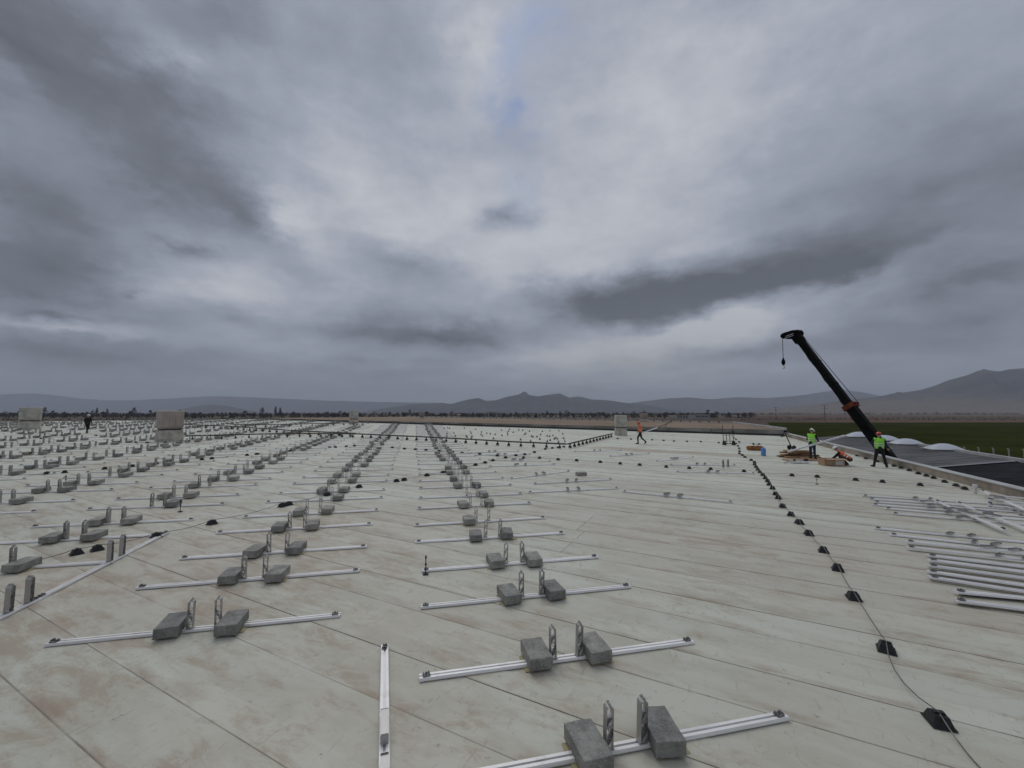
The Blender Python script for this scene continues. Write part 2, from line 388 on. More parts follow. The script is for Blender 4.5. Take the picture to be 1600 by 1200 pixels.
# ------------------------------------------------------------------ ground, hills
GZ = CAM.z - 11.0
def sheet(name, pts, mat, z=None, kind='structure'):
    me = bpy.data.meshes.new(name); me.from_pydata([(p[0], p[1], p[2] if z is None else z) for p in pts], [], [list(range(len(pts)))]); me.materials.append(mat)
    return tag(link(name, me), kind=kind)
def ground_mat(name):
    m, nt, b = nmat(name); n = N(nt); P = pos(nt)
    vo = nt.nodes.new('ShaderNodeTexVoronoi'); vo.inputs['Scale'].default_value = .0035
    nt.links.new(n.vmath('ADD', n.scale(P, 1., .8, 0), n.vmath('MULTIPLY', n.noise(P, .002, 2, .5, 0, 'Color'), (90, 90, 0))), vo.inputs['Vector'])
    h = n.sep(vo.outputs['Color'])
    c = n.mix(h[0], (.070, .050, .036), (.150, .112, .078))
    c = n.mix(n.ramp(h[1], .62, .7, 0, .7), c, (.085, .09, .045))
    c = n.mix(n.ramp(h[2], .8, .86, 0, .8), c, (.12, .062, .043))
    c = n.mix(n.ramp(n.noise(n.scale(P, .6, 1.), .012, 6, .6), .45, .7, 0, .5), c, (.07, .05, .036))
    nt.links.new(c, b.inputs['Base Color']); b.inputs['Roughness'].default_value = .95; b.inputs['Specular IOR Level'].default_value = .1
    return m
def field_mat(name):
    m, nt, b = nmat(name); n = N(nt); P = pos(nt)
    c = n.mix(n.ramp(n.noise(P, .05, 6, .6), .35, .65), (.021, .026, .007), (.036, .042, .011))
    c = n.mix(n.ramp(n.noise(n.scale(P, .2, 1.), .09, 5), .6, .72, 0, .5), c, (.05, .042, .018))
    nt.links.new(c, b.inputs['Base Color']); b.inputs['Roughness'].default_value = 1; b.inputs['Specular IOR Level'].default_value = 0
    return m
M['ground'] = ground_mat('dry_fields'); M['field'] = field_mat('winter_wheat')
sheet('ground', [(-19000, -3000), (19000, -3000), (19000, 21000), (-19000, 21000)], M['ground'], GZ)
sheet('field', [(30, 20), (900, 10), (1050, 485), (290, 478), (90, 140)], M['field'], GZ + .05)

def hill_mat(name, a, b2, foot=None):
    m, nt, b = nmat(name); n = N(nt); P = pos(nt)
    c = n.mix(n.ramp(n.noise(P, .0022, 8, .62), .35, .65), a, b2)
    if foot:                                          # dry grass on the lower slopes
        hz_ = n.math('ADD', n.sep(P)[2], n.math('MULTIPLY', n.math('SUBTRACT', n.noise(P, .0016, 6, .6), .5), 420.))
        c = n.mix(n.ramp(hz_, 330, 90, 0, .85), c, foot)
    nt.links.new(c, b.inputs['Base Color']); b.inputs['Roughness'].default_value = 1; b.inputs['Specular IOR Level'].default_value = .05
    n.bump(n.noise(P, .005, 7, .62), 1., 140, b); return m
M['hill'] = hill_mat('bare_rocky_slope', (.040, .036, .034), (.095, .080, .066))
M['hill_near'] = hill_mat('bare_foothill', (.036, .031, .029), (.10, .082, .066), (.21, .165, .12))
def hills(name, prof, dist, width, mat, seed, front=1.0):
    xs = [p[0] for p in prof]
    def hgt(px):
        for (a, ya), (b, yb) in zip(prof, prof[1:]):
            if a <= px <= b: return ya + (yb - ya) * (px - a) / (b - a)
        return 645
    nx = int((xs[-1] - xs[0]) / 2.2) + 1; ny = 40; vs = []; fs = []
    for i in range(nx):
        px = xs[0] + (xs[-1] - xs[0]) * i / (nx - 1)
        top = (645 - hgt(px)) / FPX * dist + 11
        X = (px - 800) / FPX
        for j in range(ny):
            t = j / (ny - 1); yy = dist + (t - .62) * width * 1.0
            k = t / .62 if t < .62 else (1 - t) / .38
            k = max(0, k); s = k ** 1.45
            nz = mnoise.fractal(Vector((X * dist * .0011 + seed, yy * .0009, seed)), .9, 2.1, 5)
            rid = abs(mnoise.noise(Vector((X * dist * .0026 + seed * 3, yy * .0012, 1.))))
            rid2 = abs(mnoise.noise(Vector((X * dist * .0075 + seed, yy * .003, 4.))))
            zz = top * (s * (1 - (.34 * rid + .16 * rid2) * (1 - s) * 3) + .16 * nz * k * (1 - k) * 2.2)
            if t == 0 or j == ny - 1: zz = -4
            vs.append((X * dist * (1 + (yy - dist) / dist * .8), yy, GZ + max(zz, -4)))
    for i in range(nx - 1):
        for j in range(ny - 1): fs.append((i * ny + j, (i + 1) * ny + j, (i + 1) * ny + j + 1, i * ny + j + 1))
    me = bpy.data.meshes.new(name); me.from_pydata(vs, [], fs); me.materials.append(mat)
    me.polygons.foreach_set('use_smooth', [True] * len(me.polygons))
    return tag(link(name, me), kind='structure')
hills('far_left_hills', [(-420, 634), (-200, 622), (-60, 617), (0, 616), (35, 614.5), (62, 614.5), (88, 617.5), (120, 622), (170, 625.5), (215, 625), (250, 623), (290, 621), (330, 618.5), (380, 620), (450, 623), (520, 626), (600, 628), (680, 629), (760, 634), (820, 645)], 16500, 4600, M['hill'], 1.3)
hills('low_hill', [(255, 645), (290, 638), (310, 634), (332, 632), (355, 634), (375, 638), (410, 645)], 9500, 1800, M['hill'], 8.1)
hills('middle_hills', [(560, 645), (640, 632), (668, 630), (690, 629), (705, 631), (730, 624), (747, 621.5), (760, 626), (775, 625), (790, 620), (803, 617.5), (812, 615.5), (817, 612), (821, 611), (826, 616.5), (840, 619), (855, 616.5), (866, 615), (874, 614), (890, 621), (903, 619), (912, 620.5), (925, 624), (950, 625), (975, 629), (1000, 631), (1030, 636), (1075, 645)], 9200, 2600, M['hill'], 4.7)
hills('right_far_hills', [(940, 645), (975, 631), (1000, 627.5), (1040, 622.5), (1075, 620.5), (1112, 623.5), (1150, 620.5), (1200, 621.5), (1235, 619), (1262, 616), (1290, 611.5), (1318, 608.5), (1345, 612), (1380, 619), (1430, 626), (1520, 645)], 12500, 3600, M['hill'], 6.2)
hills('right_near_mountain', [(1150, 645), (1200, 640), (1260, 633), (1330, 624), (1370, 620), (1398, 614), (1404, 611.5), (1412, 613), (1440, 608.5), (1462, 602), (1482, 594), (1512, 585.5), (1528, 579), (1541, 575), (1552, 578.5), (1565, 579.5), (1580, 576), (1600, 574.5), (1640, 574), (1720, 563), (1830, 570), (2000, 590), (2300, 630)], 6200, 3600, M['hill_near'], 2.9)

# ------------------------------------------------------------------ our building
ANG_P = math.atan2(11.65, 4.39)                     # direction of the right hand parapet
dP = Vector((math.cos(ANG_P), math.sin(ANG_P))); nP = Vector((dP.y, -dP.x))   # nP points outwards (right)
pb = Vector((17.3, 14.92))
P_near = pb - dP * 42; P_far = pb + dP * 30.6
P3 = Vector((-46.6, 76.5)); P4 = Vector((-112, 36.5)); P5 = Vector((-112, -26))
ROOF = [P_near, P_far, P3, P4, P5]
def clip(poly, n, d, keep_ge=True):                  # convex clip: keep n.p >= d (or <=)
    out = []
    for i in range(len(poly)):
        a, b = poly[i], poly[(i + 1) % len(poly)]; fa, fb = a.dot(n) - d, b.dot(n) - d
        if not keep_ge: fa, fb = -fa, -fb
        if fa >= 0: out.append(a)
        if fa * fb < 0: out.append(a + (b - a) * (fa / (fa - fb)))
    return out
roof_me = bpy.data.meshes.new('roof')
k = len(ROOF)
vs = [(p.x, p.y, roof_z(p.x, p.y) - .012) for p in ROOF] + [(p.x, p.y, GZ - .2) for p in ROOF]
roof_me.from_pydata(vs, [], [list(range(k))] + [[i + k, (i + 1) % k + k, (i + 1) % k, i] for i in range(k)])
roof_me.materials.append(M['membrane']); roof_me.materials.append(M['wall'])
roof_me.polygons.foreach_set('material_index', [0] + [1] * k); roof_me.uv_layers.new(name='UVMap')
for l in roof_me.uv_layers[0].data: l.uv = (0, .8)
roof = tag(link('roof', roof_me), kind='structure')
sd = Vector((math.cos(SEAM), math.sin(SEAM))); sn = Vector((-sd.y, sd.x))
PERIOD = 1.65
def strip(name, o0, o1, s0, s1, lift, line2=False):
    poly = clip(clip(ROOF, sn, o0), sn, o1, False)
    if len(poly) >= 3: poly = clip(poly, sd, s0)
    if len(poly) >= 3: poly = clip(poly, sd, s1, False)
    if len(poly) < 3: return
    if not any(-300 < to_px((p.x, p.y, roof_z(p.x, p.y)))[0] < 1900 for p in poly) and min(p.y for p in poly) > 2: return
    me = bpy.data.meshes.new(name); th = .004
    top = [(p.x, p.y, roof_z(p.x, p.y) + lift) for p in poly]; bot = [(p.x, p.y, roof_z(p.x, p.y) - .010) for p in poly]; q = len(poly)
    me.from_pydata(top + bot, [], [list(range(q))] + [[i, i + q, (i + 1) % q + q, (i + 1) % q] for i in range(q)])
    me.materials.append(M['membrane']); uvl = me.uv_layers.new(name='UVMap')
    for l in me.loops:
        p = poly[l.vertex_index % q]; a = p.dot(sn) - o0
        uvl.data[l.index].uv = (p.dot(sd), max(.0, min(a, 9)) + (.006 if name == 'lap_strip' else 0))
    return link(name, me, roof)
allo = [p.dot(sn) for p in ROOF]; alls = [p.dot(sd) for p in ROOF]
kk = 0
o = .1 + PERIOD * -9
while o < max(allo):
    s = min(alls) + random.uniform(-18, 0)
    while s < max(alls):
        ln = random.uniform(17, 26)
        strip('membrane_sheet', o, o + PERIOD, s, s + ln - .012, .0 + .0015 * (kk % 3)); kk += 1; s += ln
    j = random.uniform(-.03, .03)
    strip('lap_strip', o + .72 + j, o + 1.03 + j, -400, 400, .0058)
    o += PERIOD

# right hand parapet: upstand and metal coping, as pieces butted end to end
parapet = empty('parapet', Matrix.Translation((pb.x, pb.y, roof_z(*pb))), 'low tan parapet with grey metal coping along the right edge of the roof', 'parapet')
def wallrun(name, a, b, h, w, mat, parent, side, lift=0., zf=roof_z, over=0.):
    d = (b - a).normalized(); n2 = Vector((d.y, -d.x)) * side; vs = []
    for p in (a, b):
        for off, zz in ((-over, lift), (w + over, lift), (w + over, lift + h), (-over, lift + h)):
            q = p + n2 * off; vs.append(Vector((q.x, q.y, zf(p.x, p.y) + zz)))
    mb = MB().add(vs, [(0, 1, 2, 3), (7, 6, 5, 4), (0, 4, 5, 1), (1, 5, 6, 2), (2, 6, 7, 3), (3, 7, 4, 0)])
    ob = build(mb, name, mat); 
    if parent is not None: ob.parent = parent; ob.matrix_parent_inverse = parent.matrix_world.inverted()
    return ob
s = 0.; Lp = (P_far - P_near).length
while s < Lp - .1:
    e = min(s + 6.0, Lp); a, b = P_near + dP * s, P_near + dP * (e - .012)
    wallrun('upstand', a, b, .36, .30, M['parapet_face'], parapet, 1, -.05)
    wallrun('coping', a, b, .035, .30, M['parapet_cap'], parapet, 1, .311, over=.03); s = e

# ------------------------------------------------------------------ the wing beyond the far edge, with a dusty tan roof
dF = (P3 - P_far).normalized(); nF = Vector((-dF.y, dF.x));
if nF.y < 0: nF = -nF
wing_root = tag(empty('building_wing', Matrix.Translation((P_far.x, P_far.y, 0))), 'long far wing of the building with a tan dusty roof behind the white roof', 'building')
def keep(o, root): o.parent = root; o.matrix_parent_inverse = root.matrix_world.inverted(); return o
WZ = lambda x, y: roof_z(x, y)
ZW = 1.45                                           # level of the wing roof
wa, wb = P_far + dF * .02, P3 - dF * .02
def quad(name, pts, mat, root=None, kind=None):
    o_ = build(MB().add(pts, [tuple(range(len(pts)))]), name, mat)
    if root: keep(o_, root)
    return tag(o_, kind=kind) if kind else o_
steps = 12
for i in range(steps):
    a = wa.lerp(wb, i / steps); b = wa.lerp(wb, (i + 1) / steps - .0006)
    za, zb = roof_z(*a), roof_z(*b)
    ta, tb = 1.27 + .83 * i / steps, 1.27 + .83 * (i + 1) / steps
    n2 = nF * .02
    quad('base_flashing', [(a.x, a.y, za - .1), (b.x, b.y, zb - .1), (b.x, b.y, zb + .20), (a.x, a.y, za + .20)], M['wing_dark'], wing_root)
    quad('upstand_panel', [(a.x + n2.x, a.y + n2.y, za), (b.x + n2.x, b.y + n2.y, zb), (b.x + n2.x, b.y + n2.y, tb), (a.x + n2.x, a.y + n2.y, ta)], M['wing_wall'], wing_root)
DEEP = 44
w0 = [wa + nF * .025, wb + nF * .025, wb + nF * DEEP, wa + dP * (DEEP * .86)]
zz = [1.27, 2.10, 1.97, 1.17]
NS = 14
for i in range(NS):
    f0, f1 = i / NS, (i + 1) / NS - .001
    def pt(f, t):
        a = w0[0].lerp(w0[1], f); b = w0[3].lerp(w0[2], f); p = a.lerp(b, t)
        return (p.x, p.y, (zz[0] + (zz[1] - zz[0]) * f) * (1 - t) + (zz[3] + (zz[2] - zz[3]) * f) * t)
    quad('roof_sheet', [pt(f0, 0), pt(f1, 0), pt(f1, 1), pt(f0, 1)], M['wing'], wing_root)
wallrun('far_coping', w0[3], w0[2], .22, .4, M['parapet_cap'], wing_root, 1, zf=lambda x, y: 1.17 if x > 0 else 1.97)
wallrun('side_coping', w0[0], w0[3], .24, .3, M['parapet_cap'], wing_root, 1, zf=lambda x, y: 1.27 if y < 55 else 1.17)
quad('side_wall', [(w0[0].x + .32, w0[0].y, GZ), (w0[3].x + .32, w0[3].y, GZ), (w0[3].x + .32, w0[3].y, 1.17), (w0[0].x + .32, w0[0].y, 1.27)], M['wall'], wing_root)
quad('far_wall', [(w0[3].x, w0[3].y + .42, GZ), (w0[2].x, w0[2].y + .42, GZ), (w0[2].x, w0[2].y + .42, 1.97), (w0[3].x, w0[3].y + .42, 1.17)], M['wall'], wing_root)

# ------------------------------------------------------------------ annex with skylight domes on the right
AI, AO = -1.05, -.35
o1, o2, o3 = atz(1330, 679.5, AO), atz(1440, 697, AO), atz(1583, 720, AO)
od = (o3 - o1).xy.normalized(); on = Vector((od.y, -od.x)); 
if on.x > 0: on = -on                                # towards us
wA = 8.6
annex = tag(empty('annex_building', Matrix.Translation((o3.x, o3.y, GZ))), 'lower annex with grey and black sheet roof beyond the right parapet', 'building')
def ann(s, t): p = o3.xy - od * s + on * (wA * t); return Vector((p.x, p.y, AO + (AI - AO) * t))
LA = (o3 - o1).length
sp0 = 0.0
nS = 26
for i in range(nS):
    s0, s1 = LA * i / nS, LA * (i + 1) / nS - .03
    quad('roof_sheet', [ann(s0 - .0, 0), ann(s1, 0), ann(s1 - 4.2, 1) + Vector((0, 0, .004 * (i % 2))), ann(s0 - 4.2, 1) + Vector((0, 0, .004 * (i % 2)))], M['annex'], annex)
    if i % 1 == 0 and i: build_r = MB().tube([ann(s0 - .015, 0) + Vector((0, 0, .004)), ann(s0 - 4.215, 1) + Vector((0, 0, .004))], .012, 4); keep(build(build_r, 'standing_seam', M['annex']), annex)
up3 = Vector((0, 0, .03))
quad('flashing', [ann(0, 0) + up3, ann(-.55, 0) + up3, ann(-4.75, 1) + up3, ann(-4.2, 1) + up3], M['flash'], annex)
quad('dark_roof_sheet', [ann(-.55, 0) - up3, ann(-30, 0) - up3, ann(-30, 1) - up3, ann(-4.75, 1) - up3], M['annex_dark'], annex)
for s0, s1, in ((-30, LA),):
    a, b = ann(s0, 0), ann(s1, 0); dz = Vector((0, 0, .22)); oo = Vector((-on.x, -on.y, 0)) * .25
    keep(build(MB().add([a, b, b + dz, a + dz, a + oo, b + oo, b + dz + oo, a + dz + oo], [(0, 1, 2, 3), (3, 2, 6, 7), (7, 6, 5, 4), (0, 3, 7, 4), (1, 5, 6, 2)]), 'edge_coping', M['parapet_cap']), annex)
a, b, c_, d_ = ann(-30, 0), ann(LA, 0), ann(LA - 4.2, 1), ann(-30, 1)
g = lambda p: Vector((p.x, p.y, GZ))
keep(build(MB().add([a, b, c_, d_, g(a), g(b), g(c_), g(d_)], [(0, 1, 5, 4), (1, 2, 6, 5), (2, 3, 7, 6), (3, 0, 4, 7)]), 'wall', M['wall']), annex)
dl = ['leftmost white skylight dome on the annex roof, left of the crane boom', 'white skylight dome half hidden just right of the crane boom', 'white skylight dome on the annex roof, second from the right', 'rightmost and nearest white skylight dome on the annex roof']
for i, (px, py, wpx) in enumerate([(1343, 684, 40), (1383, 690, 42), (1417, 696, 44), (1475, 705, 48)]):
    p = atz(px, py, AO - .1); wd = wpx / FPX * p.y * .88
    e_ = empty('skylight_dome', Matrix.Translation((p.x, p.y, AO - .22)) @ Matrix.Rotation(math.atan2(od.y, od.x), 4, 'Z'), dl[i], 'skylight', 'skylight domes on the annex')
    build(MB().box((0, 0, .12), (wd * .92, wd * .92, .40), taper=(.96, .96)), 'curb', M['curb'], e_)
    mb = MB(); nn_ = 14; mm = 6
    for j in range(mm + 1):
        t = j / mm
        for k_ in range(nn_ * 4):
            a_ = k_ * 2 * math.pi / (nn_ * 4); ca, sa = math.cos(a_), math.sin(a_)
            sq = 1 / max(abs(ca), abs(sa)); rr = (sq * .5 + .5) if t < .5 else 1 + (sq * .5 - .5) * (1 - t)
            r_ = math.cos(t * math.pi / 2) * wd * .5
            mb.v.append(Vector((ca * rr * r_, sa * rr * r_, .335 + (1 - (r_ / (wd * .5)) ** 2) * .20 * wd)))
    q = nn_ * 4
    for j in range(mm):
        for k_ in range(q): mb.f.append([j * q + k_, j * q + (k_ + 1) % q, (j + 1) * q + (k_ + 1) % q, (j + 1) * q + k_]); mb.m.append(0)
    build(mb, 'dome', M['dome'], e_, True)
    build(MB().box((0, 0, .32), (wd * 1.0, wd * 1.0, .03)), 'rim', M['parapet_cap'], e_)

# ------------------------------------------------------------------ vents on the roofs
def vent(px, py, wpx, hpx, label, body, ang, z=None, depth=.9, wk=.86):
    p = at(px, py) if z is None else atz(px, py, z)
    sc = p.y / FPX; w = wpx * sc * wk; h = hpx * sc
    kf = 1 + .3 * w / p.xy.length
    e_ = empty('roof_vent', upright(p.x * kf, p.y * kf, ang, p.z - .03), label, 'vent', 'ventilation units on the roof')
    c_h = h * .37
    build(MB().box((0, 0, c_h / 2), (w * .97, w * depth, c_h), taper=(.93, .93)), 'curb', M['curb'], e_, bevel=.02)
    build(MB().box((0, 0, c_h + h * .03), (w * .78, w * depth * .8, h * .06)), 'louvre_gap', M['vent_gap'], e_)
    build(MB().box((0, 0, c_h + h * .075), (w * .84, w * depth * .86, h * .05)), 'skirt', body, e_, bevel=.01)
    build(MB().box((0, 0, h * .71), (w * .90, w * depth, h * .50), taper=(1.02, 1.02)), 'housing', body, e_, bevel=.03)
    build(MB().box((0, 0, h * .975), (w * .96, w * depth * 1.05, h * .035)), 'cap', M['vent_cap'], e_, bevel=.01)
    for i in range(4):
        build(MB().box((-w * .34 + i * w * .226, -w * depth * .5 - .006, h * .70), (.035, .035, h * .46)), 'panel_rib', body, e_)
    for sx in (-1, 1): build(MB().box((sx * (w * .457 + .004), 0, h * .72), (.02, w * depth * .6, h * .3)), 'side_panel', body, e_)
    return e_
V1 = vent(46, 671, 34, 35, 'pale grey vent box at the left edge, behind the rows of blocks', M['vent_b'], R(44), depth=.75, wk=.74)
V2 = vent(264, 690, 46, 49, 'largest warm grey vent box, standing in the rows of rails at left', M['vent_a'], R(53), depth=.8, wk=.70)
V3 = vent(552.5, 663, 15.5, 22, 'small vent box near the far roof edge, left of centre', M['vent_b'], R(28))
V4 = vent(659, 656, 9, 13, 'tiny dark vent on the tan far wing above the two rows of blocks', M['vent_a'], R(13), ZW + .1)
V5 = vent(970, 680.5, 21, 32, 'tall grey vent box at the end of the raised pipe, beside the walking worker', M['vent_b'], R(-4))
V6 = vent(1006, 658.5, 12, 13, 'small brown vent box on the tan far wing behind the walking worker', M['vent_a'], R(16), ZW)

# ------------------------------------------------------------------ mounting rails, posts and blocks
RA = R(13); EU = Vector((math.cos(RA), math.sin(RA))); EV = Vector((-EU.y, EU.x))
RL = 3.43
prof = [(-.050, 0), (.050, 0), (.050, .010), (.042, .032), (.011, .032), (.011, .017), (-.011, .017), (-.011, .032), (-.042, .032), (-.050, .010)]
def rail_mb(L=RL, z=0.): return MB().prism([(-y, zz_ + z) for y, zz_ in prof][::-1], (-L / 2, 0, 0), (L / 2, 0, 0), (0, 1, 0), (0, 0, 1))
rail_me = rail_mb().mesh('rail', M['alu'])
def post_mesh():
    mb = MB(); w, d, h, t = .064, .072, .355, .005
    for sx in (-1, 1): mb.box((sx * (w / 2), 0, h * .47), (t, d, h * .94))
    for zz_ in (.012, .10, .19, .275): mb.box((0, 0, zz_), (w - t, d * .98, .005))
    for za, zb, s_ in ((.015, .097, 1), (.103, .187, -1), (.193, .272, 1)):
        dx, dz = (w - t) * .96, zb - za; a_ = math.atan2(dz, dx) * s_
        mb.box((0, 0, (za + zb) / 2), (math.hypot(dx, dz) * .9, d * .96, .004), Matrix.Rotation(-a_, 3, 'Y'))
    k_ = 6                                            # rounded head with a slot
    for i in range(k_):
        a0, a1 = math.pi * i / k_, math.pi * (i + 1) / k_; am = (a0 + a1) / 2; r_ = w / 2
        mb.box((math.cos(am) * r_, 0, h * .94 + math.sin(am) * .026), (.006, d, r_ * math.pi / k_ * 1.02), Matrix.Rotation(math.pi / 2 - am - math.pi / 2, 3, 'Y'))
    mb.box((0, 0, h * .94 + .035), (.022, d * 1.05, .016)); mb.box((0, -d * .25, h * .94 + .05), (.012, .02, .016)); mb.box((0, d * .25, h * .94 + .05), (.012, .02, .016))
    mb.box((0, 0, .004), (w * 1.5, d * .9, .006))
    return mb
post_me = post_mesh().mesh('post', M['alu_post'])
post_low = MB().box((-.031, 0, .18), (.008, .09, .36)).box((.031, 0, .18), (.008, .09, .36)).box((0, 0, .2), (.06, .11, .01)).box((0, 0, .1), (.06, .11, .01)).box((0, 0, .33), (.06, .11, .03)).mesh('post', M['alu_post'])
cl = MB().box((0, 0, .006), (.08, .06, .010)).box((-.028, 0, .018), (.008, .05, .024)).box((.028, 0, .018), (.008, .05, .024), Matrix.Rotation(.5, 3, 'Y')).tube([(0, 0, .01), (0, 0, .038)], .011, 6)
clamp_me = cl.mesh('end_clamp', M['clamp'])
blocks = []
for i in range(6):
    bm = bmesh.new(); bmesh.ops.create_cube(bm, size=1)
    for v in bm.verts: v.co = Vector((v.co.x * .268, v.co.y * .43, v.co.z * .135))
    bmesh.ops.bevel(bm, geom=list(bm.edges), offset=.005, segments=1, affect='EDGES')
    bmesh.ops.subdivide_edges(bm, edges=[e_ for e_ in bm.edges if e_.calc_length() > .1], cuts=3, use_grid_fill=True)
    for v in bm.verts: v.co += Vector((mnoise.noise(v.co * 9 + Vector((i * 5, 0, 0))), mnoise.noise(v.co * 9 + Vector((0, i * 7, 3))), mnoise.noise(v.co * 9 + Vector((2, 0, i * 3))))) * .006
    me = bpy.data.meshes.new('concrete_block'); bm.to_mesh(me); bm.free(); me.materials.append(M['concrete']); blocks.append(me)
block_low = MB().box((0, 0, 0), (.255, .43, .145)).mesh('concrete_block', M['concrete'])
mat_me = MB().box((0, 0, .006), (.30, .30, .008)).mesh('protection_mat', M['mat'])

def assembly(x, y, ang, label, group, posts=(1, 1), near=True, folded=None, name='mounting_rail', tilt=0):
    e_ = empty(name, frame(x, y, ang, .0105), label, 'mounting rail', group)
    link('rail', rail_me, e_)
    for i, sx in enumerate((-1, 1)):
        if posts[i]:
            o_ = link('post', post_me if near else post_low, e_)
            if folded is None: o_.location = (sx * .165, 0, .034); o_.rotation_euler = (0, random.gauss(0, .02), random.gauss(0, .05))
            elif folded == 'side': o_.location = (sx * .20, .16, .075); o_.rotation_euler = (math.pi / 2 * .96, 0, random.gauss(-.5, .15))
            else: o_.location = (sx * .10, 0, .078); o_.rotation_euler = (0, sx * math.pi / 2, 0)
        c_ = link('end_clamp', clamp_me, e_); c_.location = (sx * (RL / 2 - .075), 0, .034); c_.rotation_euler = (0, 0, random.gauss(0, .1))
    return e_
def block_at(x, y, ang, label, group, lift=.030, me=None, i=0):
    o_ = link('concrete_block', me or blocks[i % 6], None, frame(x, y, ang, lift + .0675))
    return tag(o_, label, 'concrete block', group)

pat_a = [3.60 + 3.0 * i for i in range(40)] + [4.97 + 3.0 * i for i in range(40)]
pat_b = [6.60 + 3.0 * i for i in range(40)] + [8.28 + 3.0 * i for i in range(40)]
keepout = [(*at(136, 677).xy, 1.1)] + [(v_.location.x, v_.location.y, 1.9) for v_ in (V1, V2, V3)] + [(V5.location.x, V5.location.y, 1.6)]
def far_ok(x, y, m=1.2):
    p = Vector((x, y))
    for i in range(len(ROOF)):
        a, b = ROOF[i], ROOF[(i + 1) % len(ROOF)]; d_ = (b - a).normalized(); n_ = Vector((-d_.y, d_.x))
        if (p - a).dot(n_) < m: return False
    return all((p - Vector((kx, ky))).length > kr for kx, ky, kr in keepout)
asm = []
for c_ in range(0, 22):
    u = 1.84 - 4.54 * c_ + (.02 if c_ else 0)
    rows = sorted(pat_a if c_ == 0 else pat_b)
    idx = 0
    for v in rows:
        if c_ >= 1 and v < (6.5 if c_ == 1 else 9): continue
        du = random.gauss(0, .04); dv = random.gauss(0, .035)
        p = EU * (u + du) + EV * (v + dv)
        ends = [to_px((*(p + EU * s_), roof_z(*p))) for s_ in (-1.7, 0, 1.7)]
        if not any(-20 < q[0] < 1620 and q[1] < 1230 and q[2] > 1 for q in ends): continue
        if not far_ok(p.x, p.y): continue
        lb, rb = random.random() > .09, random.random() > .09
        if c_ > 0 and v > 40 and random.random() < .12: continue
        asm.append(dict(c=c_, i=idx, p=p, d=p.length, lb=lb, rb=rb, a=RA + random.gauss(0, .008))); idx += 1
fix = {(0, 0): (1, 1), (0, 1): (1, 1), (0, 2): (1, 1), (0, 3): (1, 1), (0, 4): (1, 1), (0, 5): (1, 0), (0, 6): (1, 1), (0, 7): (0, 1), (0, 8): (1, 1), (0, 9): (1, 0), (0, 10): (1, 1),
       (1, 0): (1, 1), (1, 1): (1, 1), (1, 2): (1, 1), (1, 3): (1, 1), (1, 4): (1, 1), (1, 5): (0, 1), (1, 6): (1, 1), (2, 0): (0, 1), (2, 1): (1, 1), (2, 2): (1, 1), (2, 3): (0, 1), (2, 4): (1, 1)}
for a in asm:
    if (a['c'], a['i']) in fix: a['lb'], a['rb'] = fix[(a['c'], a['i'])]
asm.sort(key=lambda a: a['d'])
cols = ['rightmost column'] + [nth(c_) + ' column from right' for c_ in range(1, 22)]
nb = 0
far_rail, far_block = MB(), MB()
def stuffbox(mb, x, y, ang, c, d):
    m = frame(x, y, ang, .011); o0 = len(mb.v); mb.box(c, d)
    for i in range(o0, len(mb.v)): mb.v[i] = m @ mb.v[i]
for i, a in enumerate(asm):
    x, y = a['p']
    if i < 300:
        e_ = assembly(x, y, a['a'], 'aluminium rail with two posts, %s from front in %s' % (nth(a['i']), cols[a['c']]), 'mounting rails laid out in columns', near=a['d'] < 26)
        if a['d'] < 14:
            for s_, f_ in ((-1, a['lb']), (1, a['rb'])):
                if f_: q = link('protection_mat', mat_me, e_); q.location = (s_ * .385, -.02 * s_, -.008)
    else:
        stuffbox(far_rail, x, y, a['a'], (0, 0, .018), (RL, .10, .036))
        for s_ in (-1, 1): stuffbox(far_rail, x, y, a['a'], (s_ * .165, 0, .2), (.07, .085, .34))
    for s_, side in ((-1, 'left'), (1, 'right')):
        if not a['lb' if s_ < 0 else 'rb']: continue
        ba = a['a'] + random.gauss(0, .08) + (.06 if s_ < 0 else -.02); bp = a['p'] + Vector((math.cos(a['a']), math.sin(a['a']))) * (s_ * .37 + random.gauss(0, .02)) + EV * random.gauss(-.01, .04)
        if nb < 300:
            block_at(bp.x, bp.y, ba, 'grey concrete block, %s side, %s rail from front, %s' % (side, nth(a['i']), cols[a['c']]), 'concrete ballast blocks on the rails', i=random.randrange(6), me=None if a['d'] < 30 else block_low); nb += 1
        else: stuffbox(far_block, bp.x, bp.y, ba, (0, 0, .108), (.255, .43, .145))
if far_rail.v: tag(build(far_rail, 'distant_mounting_rails', M['alu_post']), 'far rows of small mounting rails and posts near the roof edge', 'mounting rails', kind='stuff')
if far_block.v: tag(build(far_block, 'distant_concrete_blocks', M['concrete']), 'far rows of small concrete blocks near the roof edge', 'concrete blocks', kind='stuff')

